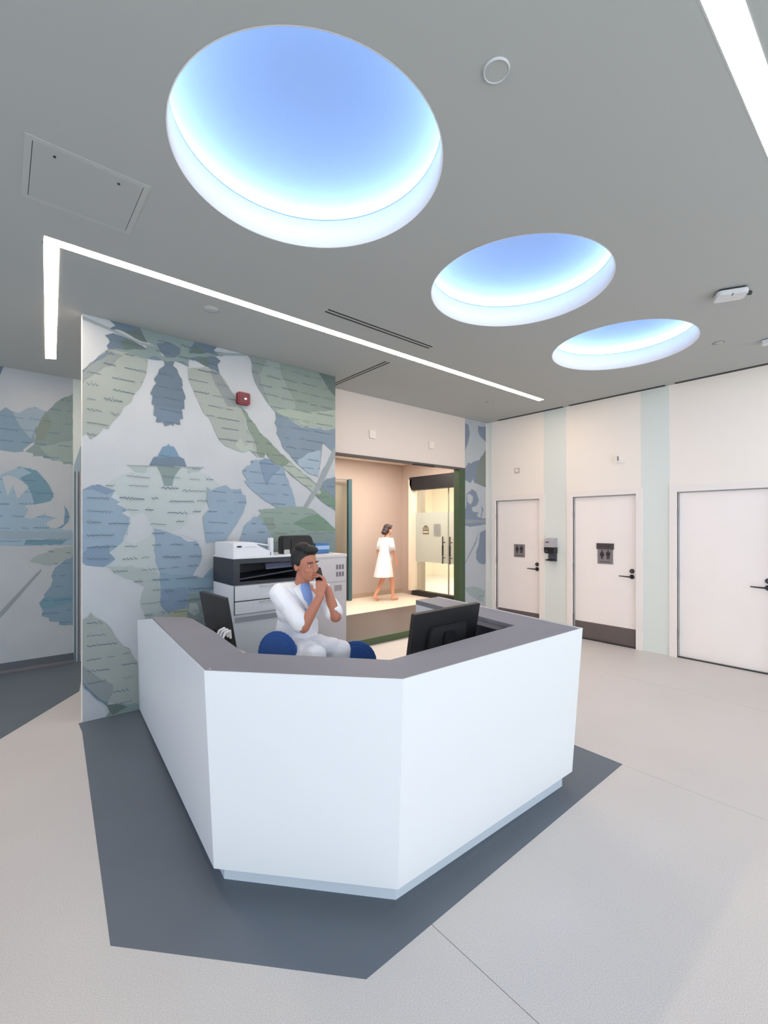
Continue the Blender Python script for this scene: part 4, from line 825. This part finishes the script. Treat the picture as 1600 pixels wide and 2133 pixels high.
for sx in (-1, 1):
    e = bmesh.new(); slab([(1.665 + sx * 0.035, 2.862, 1.235), (1.665 + sx * 0.095, 2.868, 1.205), (1.683 + sx * 0.035, 2.815, 1.06), (1.683 + sx * 0.012, 2.812, 1.05)], (0, -0.010, 0.004), e); obj('lapel', e, coat_m, man, True, True)
blob('trousers', [('c', (1.60, 2.97, 0.735), 0.09, (1.585, 2.58, 0.80), 0.07), ('c', (1.75, 2.97, 0.735), 0.09, (1.78, 2.57, 0.80), 0.07), ('c', (1.585, 2.58, 0.80), 0.068, (1.60, 2.66, 0.36), 0.052), ('c', (1.78, 2.57, 0.80), 0.068, (1.76, 2.68, 0.36), 0.052)], coat_m, man, 0.007, 3, 0.01)
for f in (feet[:1], feet[1:]): blob('shoe', f, black_m, man, 0.006, 2)
t = thing('telephone_handset', 'black phone held to the seated man\'s ear', 'phone', (1.73, 2.78, 1.30))
a, b_ = Vector((1.75, 2.832, 1.34)), Vector((1.716, 2.735, 1.25)); q = (b_ - a).to_track_quat('Z', 'Y').to_matrix().to_4x4()
bm = rbox((-0.026, -0.009, 0), (0.026, 0.009, (b_ - a).length), 0.012, 'y'); bm.transform(Matrix.Translation(a) @ q); obj('handset', bm, black_m, t, world=True)
bm = rbox((-0.02, -0.0105, 0.02), (0.02, -0.0085, 0.10), 0.006, 'y'); bm.transform(Matrix.Translation(a) @ q); obj('screen', bm, mat('phone_glass', (14, 14, 18), 0.15), t, world=True)

# --- woman walking along the corridor (toward world +X)
wm = thing('person', 'woman with dark bob in short white dress walking along the corridor', 'person', (6.47, 7.62, 0), math.radians(90))
Mw = Matrix.Translation(wm.location) @ Matrix.Rotation(math.radians(90), 4, 'Z')
w = lambda x, y, z: tuple(Mw @ Vector((x, y, z)))            # local: faces -Y, her left is +X
yw = math.radians(90); hw = frame_head(w(0, -0.06, 1.545), yw, math.radians(8), 0.94)
prim = head_prims(hw, yw, 0.94)
prim += [('c', w(0, 0.0, 1.36), 0.048, hw(0, 0.01, -0.03), 0.046), ('c', w(-0.155, 0, 1.335), 0.05, w(0.155, 0, 1.335), 0.05), ('e', w(0, 0, 1.22), (0.10, 0.145, 0.17)), ('e', w(0, 0.01, 0.95), (0.11, 0.15, 0.17)),
         ('c', w(-0.17, 0, 1.33), 0.046, w(-0.205, -0.01, 1.07), 0.037), ('c', w(-0.205, -0.01, 1.07), 0.036, w(-0.20, -0.12, 0.86), 0.026), ('c', w(0.17, 0, 1.33), 0.046, w(0.205, 0.06, 1.07), 0.037), ('c', w(0.205, 0.06, 1.07), 0.036, w(0.20, 0.04, 0.84), 0.026),
         ('c', w(-0.08, 0.0, 0.86), 0.088, w(-0.085, -0.10, 0.46), 0.056), ('c', w(-0.085, -0.10, 0.46), 0.054, w(-0.09, -0.115, 0.10), 0.034), ('c', w(0.08, 0.02, 0.86), 0.088, w(0.085, 0.03, 0.46), 0.056), ('c', w(0.085, 0.03, 0.46), 0.054, w(0.09, 0.24, 0.11), 0.034)]
prim += hand(w(-0.20, -0.12, 0.86), Mw.to_3x3() @ Vector((0, -0.4, -0.9)), Mw.to_3x3() @ Vector((0, 0.9, -0.4)), Mw.to_3x3() @ Vector((-1, 0, 0)), 0.5, 0.9)
prim += hand(w(0.20, 0.04, 0.84), Mw.to_3x3() @ Vector((0, -0.1, -1)), Mw.to_3x3() @ Vector((0, 1, -0.1)), Mw.to_3x3() @ Vector((1, 0, 0)), 0.5, 0.9)
prim += [('c', w(-0.09, -0.10, 0.055), 0.034, w(-0.09, -0.25, 0.035), 0.027), ('c', w(0.09, 0.26, 0.085), 0.034, w(0.09, 0.14, 0.036), 0.027)]
blob('body', prim, skin2_m, wm, 0.007, 3); face_parts(hw, yw, wm, 0.94, hair2_m)
blob('hair', [('e', hw(0, 0.03, 0.05), (0.086, 0.095, 0.085), (0, 0, yw)), ('e', hw(0, 0.075, -0.03), (0.084, 0.07, 0.085), (0, 0, yw)), ('e', hw(0, 0.115, -0.075), (0.07, 0.06, 0.05), (0, 0, yw)), ('e', hw(0, -0.045, 0.098), (0.062, 0.045, 0.03), (0, 0, yw))], hair2_m, wm, 0.008, 3)
db = bmesh.new(); rings = []
for z, rx, ry, cy in ((1.385, 0.085, 0.085, 0.0), (1.36, 0.15, 0.10, 0.0), (1.28, 0.165, 0.12, 0.0), (1.10, 0.15, 0.13, 0.01), (0.95, 0.165, 0.155, 0.03), (0.75, 0.185, 0.185, 0.055), (0.53, 0.205, 0.225, 0.075)):
    rings.append([db.verts.new(w(rx * math.cos(2 * PI * k / 28), cy + ry * math.sin(2 * PI * k / 28) * (1 + 0.04 * math.sin(5 * k)) , z)) for k in range(28)])
for A, B in zip(rings, rings[1:]):
    for k in range(28): db.faces.new([A[k], A[(k + 1) % 28], B[(k + 1) % 28], B[k]])
obj('dress', db, coat_m, wm, True, True)
for sx, ey in ((-1, -0.008), (1, 0.05)):
    e = bmesh.new(); tube(w(sx * 0.145, 0, 1.36), w(sx * 0.205, ey, 1.10), 0.062, 0.074, 20, e); obj('sleeve', e, coat_m, wm, True, True)
# ------------------------------------------------------------------ tidy
for o in list(S.collection.objects):
    if o.type == 'MESH' and len(o.data.polygons) == 0: bpy.data.objects.remove(o)
